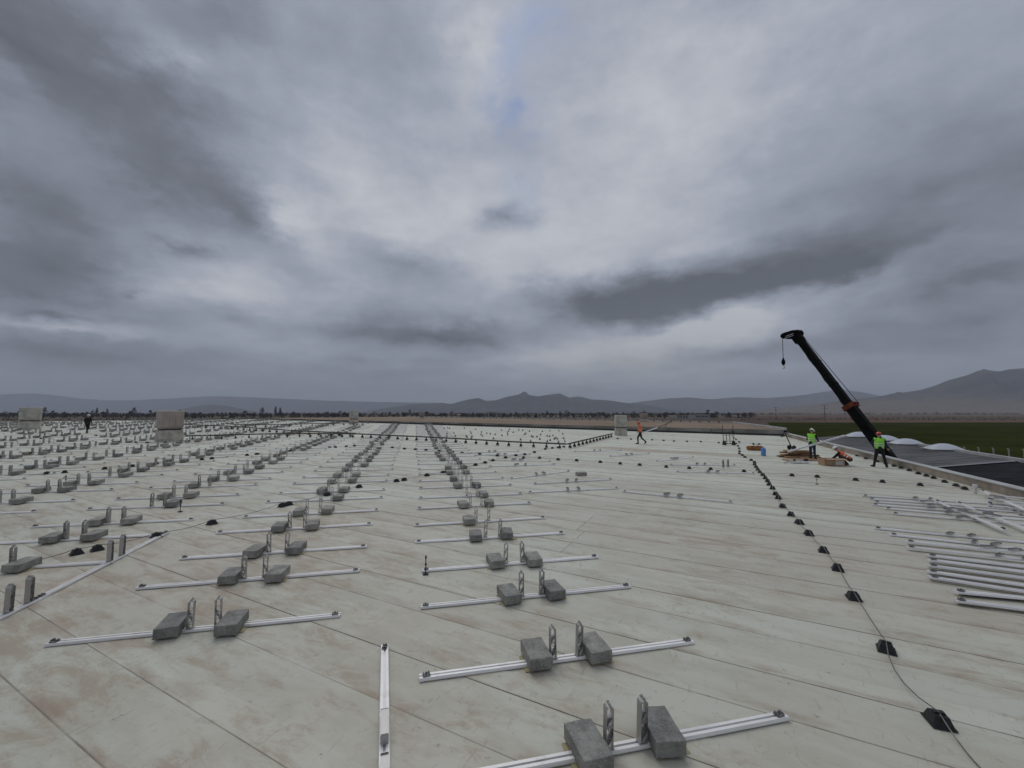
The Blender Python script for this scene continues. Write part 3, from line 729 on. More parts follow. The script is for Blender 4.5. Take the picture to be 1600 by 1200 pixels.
# rails lying loose, posts folded flat
def line_rail(a, b, label, fold='side', posts=(1, 1), whole=True, frac=None, group='loose mounting rails lying on the roof'):
    p, q = at(*a), at(*b); d_ = (q - p).xy; an = math.atan2(d_.y, d_.x)
    c_ = (p.xy + q.xy) / 2 if frac is None else p.xy + d_.normalized() * (RL * .5)
    return assembly(c_.x, c_.y, an, label, group, posts, True, fold, 'loose_mounting_rail')
loose = [((973, 769), (1145, 786), 'long grey rail lying flat, nearest the centre of the bare roof'), ((827.5, 770.5), (964, 764), 'flat rail with folded posts, just left of the longest grey loose rail'),
         ((835, 757), (955, 750), 'bright flat rail with folded posts below the lone concrete block'), ((800.6, 748.5), (887.5, 737), 'tilted flat rail left of the lone concrete block'),
         ((770, 729.5), (862, 726.5), 'flat rail directly below the cable, right of the rightmost column'), ((770, 719.5), (853, 721), 'flat rail crossing under the cable right of the rightmost column'),
         ((905, 705.8), (964, 704.5), 'distant white flat rail just below the brown water mark'), ((959, 713.5), (1009, 709.5), 'distant flat rail between brown water mark and cable, left one'),
         ((1034.5, 720.5), (1076, 716), 'distant slanting flat rail above the cable, right one'), ((1046.5, 727), (1150, 727.3), 'flat rail just above the cable and beside two loose posts'),
         ((1062, 738), (1174, 740.5), 'white flat rail just below the cable near the row of black feet'), ((741, 707.5), (800, 706), 'small distant flat rail right of the rightmost column, upper'),
         ((757, 712), (815, 711), 'small distant flat rail right of the rightmost column, lower')]
for a, b, lb in loose: line_rail(a, b, lb)
line_rail((601, 1012), (600.4, 1198), 'single rail pointing at the camera at the bottom, posts folded along it', 'along', frac=1)
line_rail((58, 939), (262, 833), 'slanting rail at the left with two upright posts, ending near the cable', None, frac=1)
p, q = at(60, 938), at(0, 967.5); d_ = (q - p).xy.normalized(); c_ = p.xy + d_ * 1.715
sl = assembly(c_.x, c_.y, math.atan2(d_.y, d_.x), 'slanting rail cut off by the left picture edge, two upright posts', 'loose mounting rails lying on the roof', (1, 1), True, None, 'loose_mounting_rail')
for o_, px_ in zip([q_ for q_ in sl.children if q_.name.startswith('post')], ((38, 946), (3, 962))): o_.location.x = (at(*px_).xy - c_).dot(d_)
bp = at(908, 743); block_at(bp.x, bp.y, RA + math.pi / 2 * .98, 'lone concrete block lying on the bare roof near the centre', 'concrete blocks lying loose', lift=.011)
for i, (px, py, lb) in enumerate([(1130, 730.5, 'left one of two loose upright posts by the row of black feet'), (1137.5, 730, 'right one of two loose upright posts by the row of black feet')]):
    p = at(px, py); tag(link('loose_post', post_me, None, frame(p.x, p.y, RA, .012)), lb, 'post', 'loose posts standing on the roof')
# small brackets scattered on the far part of the roof
brk = MB().box((0, 0, .05), (.16, .13, .10), taper=(.7, .7)).box((0, 0, .13), (.05, .05, .10)).mesh('loose_bracket', M['clamp'])
spots = []
for i in range(220):
    px, py = random.uniform(690, 885), random.uniform(668, 692)
    lo = 665.5 + (px - 700) * .031 + 2.2; hi = 681 + (px - 660) * .058
    if lo < py < hi and len(spots) < 56 and far_ok(*at(px, py).xy, .6) and all(abs(px - q[0]) + 2 * abs(py - q[1]) > 4 for q in spots): spots.append((px, py))
for i, (px, py) in enumerate(sorted(spots)):
    p = at(px, py); tag(link('loose_bracket', brk, None, frame(p.x, p.y, random.uniform(0, 3), .012)), 'small dark bracket on the far white roof beyond the pipe, %s from the left' % nth(i), 'bracket', 'loose brackets beyond the raised pipe')

# thin threaded rods standing upright
rod_me = MB().tube([(0, 0, .0), (0, 0, .33)], .009, 6).box((0, 0, .006), (.10, .08, .012)).box((0, 0, .17), (.035, .02, .03)).box((0, 0, .29), (.03, .015, .05)).mesh('threaded_rod', M['steel_dark'])
for px, py, lb in [(665, 898, 'thin upright rod at the left end of the fourth rail, near the centre'), (102.5, 757, 'thin upright rod among the left rows, in front of a black cable foot'), (1276.5, 757, 'thin upright rod below the cable near the workers'), (281.5, 800, 'thin upright rod beside a block in the third column from the right')]:
    p = at(px, py); tag(link('threaded_rod', rod_me, None, frame(p.x, p.y, RA, .012)), lb, 'rod')

# ------------------------------------------------------------------ stacks of rails on the right
def pile(lines, what, dense=0):
    for i, (a, b, lf) in enumerate(lines):
        if dense:
            p, q = at(*a), at(*b); d_ = (q - p).xy.normalized(); n2 = Vector((d_.y, -d_.x))
            for k_ in range(dense):
                c_ = p.xy + d_ * (RL / 2 + random.uniform(-.015, .03)) + n2 * random.uniform(-.012, .012)
                e_ = empty('stacked_rail', frame(c_.x, c_.y, math.atan2(d_.y, d_.x) + random.gauss(0, .002), .012 + .034 * k_), (what % nth(i)).replace('loose rail', 'low rail') + ', lower layer ' + 'ab'[k_], 'mounting rail', 'stacks of rails on the right')
                link('rail', rail_me, e_)
                c2 = link('end_clamp', clamp_me, e_); c2.location = (-(RL / 2 - .08), 0, .030)
        p, q = at(*a, lf), at(*b, lf); d_ = (q - p).xy.normalized(); c_ = p.xy + d_ * RL / 2
        e_ = empty('stacked_rail', frame(c_.x, c_.y, math.atan2(d_.y, d_.x) , lf + .012), what % nth(i), 'mounting rail', 'stacks of rails on the right')
        r_ = link('rail', rail_me, e_)
        for s_ in (-1, 1):
            c2 = link('end_clamp', clamp_me, e_); c2.location = (s_ * (RL / 2 - .08), 0, .036)
            if dense: continue
            pz = link('post', post_me, e_); pz.location = (s_ * .19, .10 , .068); pz.rotation_euler = (math.pi / 2 * .97, random.uniform(-.15, .15), random.gauss(-.7, .2)); pz.scale = (.9, .55, .9)
pile([((1492, 927), (1600, 937), .034), ((1492, 941), (1600, 954.5), .034)], 'loose rail at the right edge, %s from top in nearest stack', 1)
pile([((1449, 870), (1600, 888), .034), ((1450, 877), (1600, 896), .034), ((1450, 886), (1600, 906), .034), ((1449, 895), (1600, 917), .034), ((1451, 904), (1600, 927), .034)], 'loose rail at the right edge, %s from top in second nearest stack', 1)
pile([((1366, 827), (1600, 849), 0), ((1390, 837), (1600, 860), 0), ((1416, 848), (1600, 866), .034), ((1417, 857), (1600, 877), .034)], 'loose rail at the right, %s from the top in the middle stack with dark posts')
pile([((1348, 776), (1560, 789), 0), ((1358, 781), (1560, 795), 0), ((1366, 786), (1570, 800), 0), ((1363, 790), (1570, 806), 0), ((1383, 796), (1590, 813), 0), ((1394, 804), (1590, 820), 0)], 'rail in the farthest spread stack on the right, %s from the top')
pile([((1463, 784), (1552, 822), .10), ((1497, 787), (1587, 822), .10)], 'rail thrown slantwise across the farthest stack, %s from the left')
pile([((1534, 768), (1600, 797), .16), ((1541, 775), (1600, 779), .0), ((1541, 781), (1600, 786), .0), ((1541, 787), (1600, 793), .0), ((1541, 793), (1600, 800), .0), ((1543, 776), (1600, 780.5), .06), ((1543, 783), (1600, 788.5), .06), ((1543, 790), (1600, 797), .06), ((1544, 775), (1600, 779.5), .12), ((1544, 782), (1600, 787.5), .12)], 'rail heaped against the parapet at the right edge, %s from the slanting top one')

# ------------------------------------------------------------------ lightning cables on black rubber feet
fm = MB().box((0, 0, .045), (.185, .17, .09), taper=(.62, .66)).box((0, 0, .006), (.21, .19, .012), taper=(.95, .95))
fm.box((0, 0, .098), (.04, .09, .018))
foot_me = fm.mesh('cable_foot', M['rubber'])
fm2 = MB().box((0, 0, .045), (.185, .17, .09), taper=(.62, .66)).mesh('cable_foot', M['rubber'])
def cable(pts, name, label, line, sag=.5, ext0=None, ext1=None, where=''):
    ps = [at(px, py) for px, py in pts]; path = []
    if ext0: path.append(at(*ext0) + UP * .02)
    for i, p in enumerate(ps):
        d_ = (ps[min(i + 1, len(ps) - 1)] - ps[max(i - 1, 0)]).xy; an = math.atan2(d_.y, d_.x)
        tag(link('cable_foot', foot_me if p.y < 25 else fm2, None, frame(p.x, p.y, an + random.gauss(0, .12), .0115)), 'black rubber cable foot, %s %s' % (nth(i), line), 'cable foot', 'black rubber feet under the cables')
        if path:
            pr = path[-1]; m = (pr + p + UP * .115) / 2; dd = (p - pr).length
            lat = Vector((-d_.y, d_.x, 0)).normalized() * random.gauss(0, .02) * min(dd, 2)
            for t in (.2, .4, .6, .8):
                b_ = pr.lerp(p + UP * .115, t); b_ -= UP * (.085 * min(1, dd / 1.2) * 4 * t * (1 - t) * sag * 1.6); path.append(b_ + lat * 4 * t * (1 - t))
        path.append(p + UP * .115)
    if ext1:
        pr = path[-1]; b_ = at(*ext1) + UP * .03; path += [pr.lerp(b_, .3) - UP * .05, pr.lerp(b_, .6) - UP * .04, b_]
    tag(build(MB().tube(path, .0065, 5, caps=False), name, M['cable']), label, 'cable')
cable([(1467, 1131), (1385, 1017), (1334, 936), (1309, 891), (1287, 863), (1264, 836), (1249, 818.5), (1236, 806), (1223, 793), (1216, 779.5), (1212, 773.5), (1207, 764.5), (1202, 758.5), (1199.5, 753), (1196, 748.5), (1192, 743.5), (1187.5, 739), (1184, 735), (1181.5, 731), (1179, 727), (1179, 723.5), (1174, 720), (1164, 715), (1160, 712), (1155.5, 709.5), (1155.5, 706), (1155, 701.5), (1153, 697.5), (1155, 691.5), (1150, 687.5), (1147, 685)],
      'lightning_cable', 'thin cable on black feet running from the lower right corner to the far vents', 'from the camera along the cable at the right', ext0=(1540, 1212))
cable([(1438, 759), (1379, 754), (1337, 751), (1277, 746), (1237.5, 744), (1162.5, 737.5), (1110.5, 734), (1077, 732.5), (1041, 730.5), (999.5, 727.5), (969, 725.5), (938, 723), (901, 720.5), (872, 719), (843, 716.5), (818, 716), (790, 716), (777, 713), (749.5, 710.5), (722, 708.5), (707, 707), (686, 705.5), (665.5, 704), (649, 703), (632, 702), (613, 700)],
      'lightning_cable', 'thin cable on black feet crossing the bare roof from the parapet leftwards', 'from the right along the cable crossing the bare roof', ext0=(1505, 762))
cable([(73, 741), (101, 739), (163.5, 733.5), (206.5, 729.5), (244, 725.5), (315.5, 719), (331, 717.5), (386, 712), (401, 710.5), (441, 707), (453, 705.5), (515, 700), (524, 699.5), (541, 698.5), (554, 697.5), (580, 698)],
      'lightning_cable', 'thin cable on black feet crossing the left columns near the big vent', 'from the left along the cable crossing the left columns', ext0=(10, 748))
cable([(120, 866), (152, 860), (244, 840), (331, 819.5), (441, 792), (451, 789.5), (511, 774.5), (561, 762), (619.5, 753), (631.5, 751), (667, 744), (692, 740), (698, 738.5), (727.5, 732), (743, 727.5), (758, 724), (770, 720.5), (806, 712.5), (820, 711), (835, 707.5), (852, 702.5), (863, 701), (872, 700), (881, 699)],
      'lightning_cable', 'thin cable on black feet running from the left edge up across the middle columns', 'from the left along the cable rising through the middle columns', ext0=(20, 882))
cable([(965, 686), (986, 687), (1019, 688), (1037, 689), (1053, 690), (1073.5, 690.5), (1095, 691), (1123, 692.5), (1150, 694), (1177, 694.5), (1186, 695)], 'lightning_cable', 'faint cable on tiny feet along the far right part of the roof', 'from the left along the farthest cable', ext1=(1232, 697))
pf = [(1339, 713), (1353, 717.5), (1371, 722), (1384, 725.5), (1397, 729), (1408, 732), (1421, 736), (1435, 741), (1447.5, 744.5), (1459, 748), (1476, 754), (1494, 760), (1507.5, 765)]
cable(pf, 'lightning_cable', 'cable on black feet running close along the foot of the right parapet', 'from the far end along the parapet')
cable([(18, 676), (40, 679), (64, 686), (105, 700.5), (117, 700), (150, 681), (172, 679), (212, 692), (230, 692.5), (258, 692), (284, 690)], 'lightning_cable', 'thin cable on tiny feet left of the big vent', 'from the left along the cable near the big vent')

# raised pipes on black supports
def pipe_run(pts, label, n_sup, line, r=.055):
    ps = [at(px, py) + UP * .34 for px, py in pts]
    e_ = empty('raised_pipe', Matrix.Translation(ps[0]), label, 'pipe')
    o_ = keep(build(MB().tube(ps, r, 8), 'pipe', M['pipe'], smooth=True), e_)
    tot = sum((b - a).length for a, b in zip(ps, ps[1:])); 
    for i in range(n_sup):
        s_ = tot * (i + .5) / n_sup
        for a, b in zip(ps, ps[1:]):
            l_ = (b - a).length
            if s_ <= l_: p = a.lerp(b, s_ / l_); d_ = (b - a).xy; break
            s_ -= l_
        q = keep(build(MB().box((0, 0, .10), (.15, .20, .15), taper=(.85, .85)).box((0, 0, .23), (.05, .08, .17)), 'pipe_support', M['rubber']), e_)
        q.matrix_world = frame(p.x, p.y, math.atan2(d_.y, d_.x), .01)
    return e_
pipe_run([(289, 688), (400, 684.5), (470, 683), (560, 684), (690, 690.5), (800, 697.5), (885, 701.5)], 'dark raised pipe on black supports crossing the middle of the roof', 34, '')
pipe_run([(887, 701.5), (957, 683)], 'short slanting pipe on closely set black supports leading to the tall grey vent', 13, '')
pipe_run([(290, 668), (340, 669.5), (400, 674), (470, 679), (556, 683)], 'farther dark pipe from behind the big vent, joining the middle pipe', 22, '')
pipe_run([(360, 667), (420, 668), (560, 664)], 'most distant dark pipe near the far roof edge, left of centre', 12, '', .05)

# ------------------------------------------------------------------ crane beyond the parapet
def depth_pt(px, py, y): return aty(px, py, y)
cb = depth_pt(1381, 705, 26.5); ct = depth_pt(1247, 528, 31.0); cc = depth_pt(1330, 637, 28.3)
ax = (ct - cb).normalized()
side = ax.cross(Vector((0, 0, 1))).normalized(); upb = side.cross(ax).normalized()
cbase = cb - ax * ((cb.z - (GZ + 2.6)) / ax.z)
crane = tag(empty('mobile_crane', Matrix.Translation((cbase.x, cbase.y, GZ))), 'black telescopic crane boom with orange collar rising behind the right parapet', 'crane')
def beam(a, b, w, h, name, mat, parent=None):
    pr = [(-w / 2, -h / 2 + w * .15), (-w * .3, -h / 2), (w * .3, -h / 2), (w / 2, -h / 2 + w * .15), (w / 2, h / 2), (-w / 2, h / 2)]
    o_ = build(MB().prism(pr, a, b, side, upb), name, mat, bevel=.02)
    return keep(o_, parent or crane)
cm = cb + ax * ((cc - cb).dot(ax))
beam(cbase, cm, .50, .60, 'outer_boom', M['boom'])
beam(cm + ax * .02, ct, .40, .46, 'inner_boom', M['boom'])
beam(cm - ax * .16, cm + ax * .16, .66, .80, 'collar', M['orange'])
keep(build(MB().box(cm + upb * .46, (.25, .12, .10)), 'collar_lug', M['orange']), crane)
for t_ in (.30, .62, .93): q_ = cm.lerp(ct, t_); beam(q_ - ax * .05, q_ + ax * .05, .45, .52, 'section_ring', M['boom'])
beam(cbase.lerp(cm, .55) - ax * .06, cbase.lerp(cm, .55) + ax * .06, .56, .66, 'section_ring', M['boom'])
keep(build(MB().tube([cm.lerp(ct, t_) - upb * (.30 + .05 * math.sin(t_ * 20)) + side * .1 for t_ in [i * .1 for i in range(10)]], .025, 6), 'hydraulic_hose', M['rubber']), crane)
hd = (depth_pt(1226, 524, 31.0) - ct); hdn = hd.normalized()
hs = side
hroot = build(MB().prism([(-.22, -.32), (.22, -.32), (.22, .30), (-.22, .30)], ct - ax * .35, ct + ax * .25, hs, upb), 'boom_head', M['boom'], bevel=.02); keep(hroot, crane)
tipP = depth_pt(1225, 525, 31.0); topP = depth_pt(1247, 517, 31.0)
for s_ in (-1, 1):
    o_ = build(MB().add([ct - upb * .1 + hs * s_ * .20, topP + hs * s_ * .20 + ax * .05, topP + hs * s_ * .20 - hdn * -.25, tipP + Vector((0, 0, .18)) + hs * s_ * .20, tipP - Vector((0, 0, .22)) + hs * s_ * .20, ct + hdn * .55 - Vector((0, 0, .18)) + hs * s_ * .20] +
               [p_ + hs * s_ * .04 for p_ in (ct - upb * .1 + hs * s_ * .20, topP + hs * s_ * .20 + ax * .05, topP + hs * s_ * .20 - hdn * -.25, tipP + Vector((0, 0, .18)) + hs * s_ * .20, tipP - Vector((0, 0, .22)) + hs * s_ * .20, ct + hdn * .55 - Vector((0, 0, .18)) + hs * s_ * .20)],
               [(0, 1, 2, 3, 4, 5), (11, 10, 9, 8, 7, 6)] + [(i, i + 6, (i + 1) % 6 + 6, (i + 1) % 6) for i in range(6)]), 'head_cheek', M['boom']); keep(o_, crane)
for pnt, r_ in ((topP - Vector((0, 0, .22)), .30), (tipP, .17)):
    keep(build(MB().tube([pnt - hs * .17, pnt - hs * .06, pnt + hs * .06, pnt + hs * .17], [r_, r_ * .8, r_ * .8, r_], 18), 'sheave', M['boom']), crane)
keep(build(MB().box(tipP.lerp(topP, .5) - Vector((0, 0, .15)) - hs * .26, (.7, .02, .05), Matrix.Rotation(-.35, 3, 'Y')).box(tipP.lerp(topP, .5) - Vector((0, 0, .28)) - hs * .26, (.7, .02, .05), Matrix.Rotation(-.35, 3, 'Y')), 'head_stripe', M['chrome']), crane)
hk = depth_pt(1224, 566, 31.0)
keep(build(MB().tube([tipP - hdn * -.12 - Vector((0, 0, .1)), hk + Vector((0, 0, .3))], .022, 6), 'hoist_rope', M['rope']), crane)
keep(build(MB().tube([topP + Vector((0, 0, .02)) + ax * .0, cm + upb * .55], .022, 5), 'boom_rope', M['rope']), crane)
hb = build(MB().ball(hk, (.14, .11, .24), 10, 8).tube([hk + Vector((0, 0, .18)), hk + Vector((0, 0, .34))], [.08, .03], 8), 'hook_block', M['boom']); keep(hb, crane)
hkp = [hk + Vector((math.sin(t) * .09, 0, -.30 - .09 + math.cos(t) * .09)) for t in [i * .55 for i in range(9)]]
keep(build(MB().tube([hk - Vector((0, 0, .2))] + hkp, .028, 6), 'hook', M['chrome']), crane)
# carrier hidden below the roof edge
tdir = Vector((dP.x, dP.y, 0)); tn = Vector((nP.x, nP.y, 0)); rotT = Matrix.Rotation(ANG_P, 3, 'Z'); cbx = Vector((cbase.x, cbase.y, GZ))
keep(build(MB().box(cbx + Vector((0, 0, 2.2)), (2.2, 2.2, 1.3), rotT), 'turret', M['orange'], bevel=.05), crane)
keep(build(MB().box(cbx + Vector((0, 0, 1.15)), (9.0, 2.4, .5), rotT).box(cbx + tdir * 4.0 + Vector((0, 0, 2.0)), (1.8, 2.4, 1.4), rotT), 'chassis', M['orange'], bevel=.05), crane)
for sx in (-3.2, -1.9, 2.2, 3.6):
    for sy in (-1, 1):
        q = cbx + tdir * sx + tn * (sy * 1.0) + Vector((0, 0, .52)); keep(build(MB().tube([q - tn * .17, q + tn * .17], .5, 18), 'wheel', M['rubber']), crane)

# ------------------------------------------------------------------ people
def person(x, y, face, label, J, cloth, z=None, hgt=1.0):
    """J: joints in metres, front is +y"""
    e_ = link('person', None, None, upright(x, y, face, z) @ Matrix.Scale(hgt, 4)); tag(e_, label, 'person')
    V = {k_: Vector(v_) for k_, v_ in J.items()}
    pel, ch, nk, hd_ = V['pelvis'], V['chest'], V['neck'], V['head']
    def rem(mb, name, mat, vox):
        o_ = build(mb, name, mat, e_, True); r_ = o_.modifiers.new('fuse', 'REMESH'); r_.mode = 'VOXEL'; r_.voxel_size = vox; r_.use_smooth_shade = True
        sm = o_.modifiers.new('smooth', 'SMOOTH'); sm.iterations = 3; sm.factor = .5; return o_
    def torso(mb, k_):
        sw = (V['shoulder_r'] - V['shoulder_l']).normalized()
        for s_ in (-1, 1):
            mb.capsule(pel + sw * s_ * .07, ch + sw * s_ * .085, .105 * k_, .115 * k_)
            mb.capsule(ch + sw * s_ * .05, V['shoulder_r' if s_ > 0 else 'shoulder_l'] - sw * s_ * .02, .105 * k_, .070 * k_)
        mb.capsule(ch, nk - (nk - ch) * .25, .11 * k_, .07 * k_); return mb
    def arm(mb, s_, k_, to_wrist=True):
        a, b, c2 = V['shoulder_' + s_], V['elbow_' + s_], V['wrist_' + s_]
        mb.capsule(a, b, .058 * k_, .046 * k_); mb.capsule(b, b.lerp(c2, .97 if to_wrist else 1), .046 * k_, .034 * k_)
    def leg(mb, s_, k_):
        a, b, c2 = V['hip_' + s_], V['knee_' + s_], V['ankle_' + s_]
        mb.capsule(a, b, .092 * k_, .060 * k_); mb.capsule(b, c2, .060 * k_, .042 * k_)
    hdir = V.get('look', Vector((0, 1, 0))).normalized(); hside = hdir.cross(Vector((0, 0, 1))).normalized(); hup = hside.cross(hdir).normalized()
    rot = Matrix((hside, hdir, hup)).transposed()
    body = MB(); torso(body, .92)
    for s_ in 'lr': arm(body, s_, .88); leg(body, s_, .9)
    body.capsule(nk, hd_ - hup * .06, .056, .052)
    body.ball(hd_, (.074, .092, .115), 14, 10, rot); body.ball(hd_ + hdir * .035 - hup * .065, (.055, .055, .05), 10, 7, rot)
    body.capsule(hd_ + hdir * .088 + hup * .012, hd_ + hdir * .106 - hup * .022, .010, .016, 6)
    for s_ in (-1, 1): body.ball(hd_ + hside * s_ * .077 - hup * .005, (.014, .022, .034), 8, 6, rot)
    body.capsule(hd_ + hdir * .082 - hup * .06 - hside * .02, hd_ + hdir * .082 - hup * .06 + hside * .02, .011, .011, 6)
    for s_ in 'lr':
        w = V['wrist_' + s_]; d_ = (w - V['elbow_' + s_]).normalized(); sx = 1 if s_ == 'r' else -1
        lat = d_.cross(Vector((0, 0, 1))); lat = lat.normalized() if lat.length > .2 else Vector((1, 0, 0)); nrm = lat.cross(d_)
        body.capsule(w, w + d_ * .085, .030, .036, 8); body.capsule(w + d_ * .03 + lat * .02, w + d_ * .085 + lat * .022, .026, .026, 8); body.capsule(w + d_ * .03 - lat * .02, w + d_ * .085 - lat * .022, .026, .024, 8)
        for i, (o_, ln) in enumerate(((-.036, .066), (-.013, .080), (.012, .075), (.036, .058))):
            k0 = w + d_ * .095 + lat * o_; k1 = k0 + d_ * ln * .5 - nrm * .012; k2 = k1 + d_ * ln * .3 - nrm * ln * .45
            body.capsule(k0, k1, .0115, .0105, 6); body.capsule(k1, k2, .0105, .0095, 6)
        t0 = w + d_ * .03 - lat * sx * .030; t1 = t0 - lat * sx * .035 + d_ * .03; body.capsule(t0, t1, .014, .012, 6); body.capsule(t1, t1 + d_ * .032 - nrm * .01, .012, .010, 6)
    for s_ in 'lr': a = V['ankle_' + s_]; t = V['toe_' + s_]; body.capsule(a, t, .036, .028)
    rem(body, 'body', M['skin'], .0085)
    eyes = MB()
    for s_ in (-1, 1): eyes.ball(hd_ + hdir * .086 + hside * s_ * .030 + hup * .012, .009, 8, 5)
    build(eyes, 'eyes', M['black'], e_)
    hair = MB(); hair.ball(hd_ - hdir * .012 + hup * .008, (.079, .090, .112), 12, 8, rot, zlo=-.25); hr = build(hair, 'hair', M['boot'], e_, True)
    tr = MB()
    sw = (V['shoulder_r'] - V['shoulder_l']).normalized(); swh = (V['hip_r'] - V['hip_l']).normalized()
    for s_ in 'lr': leg(tr, s_, 1.14)
    for s_ in (-1, 1): tr.capsule(pel + swh * s_ * .06 - (ch - pel).normalized() * .02, pel + swh * s_ * .065 + (ch - pel).normalized() * .10, .122, .120)
    rem(tr, 'trousers', M[cloth['trousers']], .013)
    jk = MB(); torso(jk, 1.03)
    for s_ in 'lr': arm(jk, s_, 1.14)
    jk.capsule(nk - (nk - ch) * .2, nk, .07, .060)
    rem(jk, 'jacket', M[cloth['jacket']], .013)
    if cloth.get('vest'):
        vs_ = MB(); torso(vs_, 1.13); vest_o = rem(vs_, 'vest', M[cloth['vest']], .014)
        axis = (ch - pel).normalized(); fwd = axis.cross(sw).normalized() * -1
        for t in (.35, .68):
            c2 = pel.lerp(ch, t); ring = MB(); nn2 = 24; top = []; 
            for k_ in range(nn2):
                a_ = k_ * 2 * math.pi / nn2; pnt = c2 + sw * math.cos(a_) * (.213 if t > .5 else .204) + fwd * math.sin(a_) * .138
                top += [pnt + axis * .022, pnt - axis * .022]
            ring.add(top, [(2 * k_, 2 * k_ + 1, (2 * k_ + 3) % (2 * nn2), (2 * k_ + 2) % (2 * nn2)) for k_ in range(nn2)])
            o_ = build(ring, 'reflective_band', M['reflect'], vest_o, True); so = o_.modifiers.new('thick', 'SOLIDIFY'); so.thickness = .008
    for s_ in 'lr':
        bt = MB(); a, t = V['ankle_' + s_], V['toe_' + s_]; up_ = (V['knee_' + s_] - a).normalized()
        bt.capsule(a - Vector((0, 0, .01)), t, .052, .042); bt.capsule(a + up_ * .10, a, .058, .056); bt.capsule(a - (t - a).normalized() * .04 - Vector((0, 0, .03)), t, .044, .040)
        rem(bt, 'boot', M['boot'], .012)
    if cloth.get('helmet'):
        h_ = MB(); hc = hd_ + hup * .032; h_.ball(hc, (.108, .130, .115), 18, 8, rot, zlo=0)
        br = []; nn2 = 20
        for k_ in range(nn2):
            a_ = k_ * 2 * math.pi / nn2; ex = .012 + (.045 if math.sin(a_) > .3 else 0) * math.sin(a_)
            for zz_ in (.008, -.004): br.append(hc + rot @ Vector((math.cos(a_) * (.108 + ex), math.sin(a_) * (.130 + ex), zz_)))
        h_.add(br, [(2 * k_, (2 * k_ + 2) % (2 * nn2), (2 * k_ + 3) % (2 * nn2), 2 * k_ + 1) for k_ in range(nn2)] + [tuple(range(0, 2 * nn2, 2)), tuple(range(2 * nn2 - 1, 0, -2))])
        h_.box(hc + hup * .112, (.03, .19, .016), rot)
        build(h_, 'helmet', M[cloth['helmet']], e_, True)
    return e_
def stand(**k_):
    J = dict(pelvis=(0, 0, .95), chest=(0, .01, 1.30), neck=(0, .02, 1.49), head=(0, .04, 1.645), shoulder_l=(-.19, 0, 1.42), shoulder_r=(.19, 0, 1.42), elbow_l=(-.25, .0, 1.13), elbow_r=(.25, .0, 1.13),
             wrist_l=(-.25, .16, .92), wrist_r=(.25, .16, .92), hip_l=(-.09, 0, .92), hip_r=(.09, 0, .92), knee_l=(-.10, .02, .49), knee_r=(.10, .02, .49), ankle_l=(-.11, 0, .075), ankle_r=(.11, 0, .075), toe_l=(-.13, .17, .04), toe_r=(.13, .17, .04))
    J.update(k_); return J
# right: legs apart, back to the camera, hands on a hand-held control in front
p = at(1376, 730); pr_ = p
person(p.x, p.y, R(-25), 'worker in lime vest and red helmet standing with legs apart beside the crane', stand(ankle_l=(-.26, .02, .075), ankle_r=(.24, .0, .075), knee_l=(-.17, .03, .49), knee_r=(.17, .03, .49), toe_l=(-.33, .17, .04), toe_r=(.32, .15, .04),
       elbow_l=(-.27, .12, 1.16), wrist_l=(-.10, .33, 1.10), elbow_r=(.30, .08, 1.13), wrist_r=(.42, .28, .95), head=(.02, .05, 1.645), look=(.25, 1, -.12)), dict(trousers='black', jacket='navy', vest='hivis', helmet='helmet_red'))
# middle: carrying a rail
p = at(1270, 718); pm = p
person(p.x, p.y, R(-62), 'worker in lime vest, white helmet and navy trousers holding a long white rail', stand(elbow_l=(-.27, .06, 1.14), wrist_l=(-.16, .30, 1.10), elbow_r=(.27, .05, 1.14), wrist_r=(.20, .30, 1.08), look=(.15, 1, -.45), ankle_l=(-.13, .05, .075), ankle_r=(.15, -.04, .075)), dict(trousers='navy', jacket='black', vest='hivis', helmet='helmet_white'))
# crouching
p = at(1322, 727)
person(p.x, p.y, R(48), 'crouching worker in orange vest and white helmet beside the cardboard box', dict(pelvis=(0, -.16, .33), chest=(0, .16, .58), neck=(0, .30, .72), head=(0, .40, .84), shoulder_l=(-.19, .24, .66), shoulder_r=(.19, .24, .66), elbow_l=(-.24, .42, .45), elbow_r=(.24, .42, .42), wrist_l=(-.12, .58, .30), wrist_r=(.12, .60, .26),
       hip_l=(-.10, -.14, .33), hip_r=(.10, -.14, .33), knee_l=(-.20, .24, .47), knee_r=(.20, .24, .42), ankle_l=(-.15, .02, .075), ankle_r=(.15, -.04, .075), toe_l=(-.19, .19, .04), toe_r=(.19, .13, .04), look=(0, .8, -.5)), dict(trousers='darkgrey', jacket='black', vest='hivis_orange', helmet='helmet_white'))
# walking left with a pole
p = at(1001, 694); pw = p
person(p.x, p.y, R(80), 'walking worker in orange vest and orange helmet carrying a pole', stand(knee_l=(-.10, .22, .52), ankle_l=(-.10, .20, .085), toe_l=(-.11, .37, .05), knee_r=(.10, -.08, .50), ankle_r=(.10, -.42, .17), toe_r=(.10, -.31, .05), elbow_l=(-.26, .04, 1.14), wrist_l=(-.18, .20, .98), elbow_r=(.28, -.12, 1.16), wrist_r=(.30, .04, 1.02), chest=(0, .05, 1.30), neck=(0, .09, 1.48), head=(0, .13, 1.63)), dict(trousers='black', jacket='hivis_orange', vest='hivis_orange', helmet='helmet_orange'))
# far left
p = at(136, 677)
person(p.x, p.y, R(20), 'distant worker in black clothes and white helmet walking among the blocks at left', stand(knee_l=(-.09, .12, .50), ankle_l=(-.05, .10, .075), toe_l=(-.07, .27, .04), knee_r=(.09, -.03, .48), ankle_r=(.04, -.22, .11), toe_r=(.05, -.06, .04), look=(.3, 1, -.2)), dict(trousers='black', jacket='black', helmet='helmet_white'))
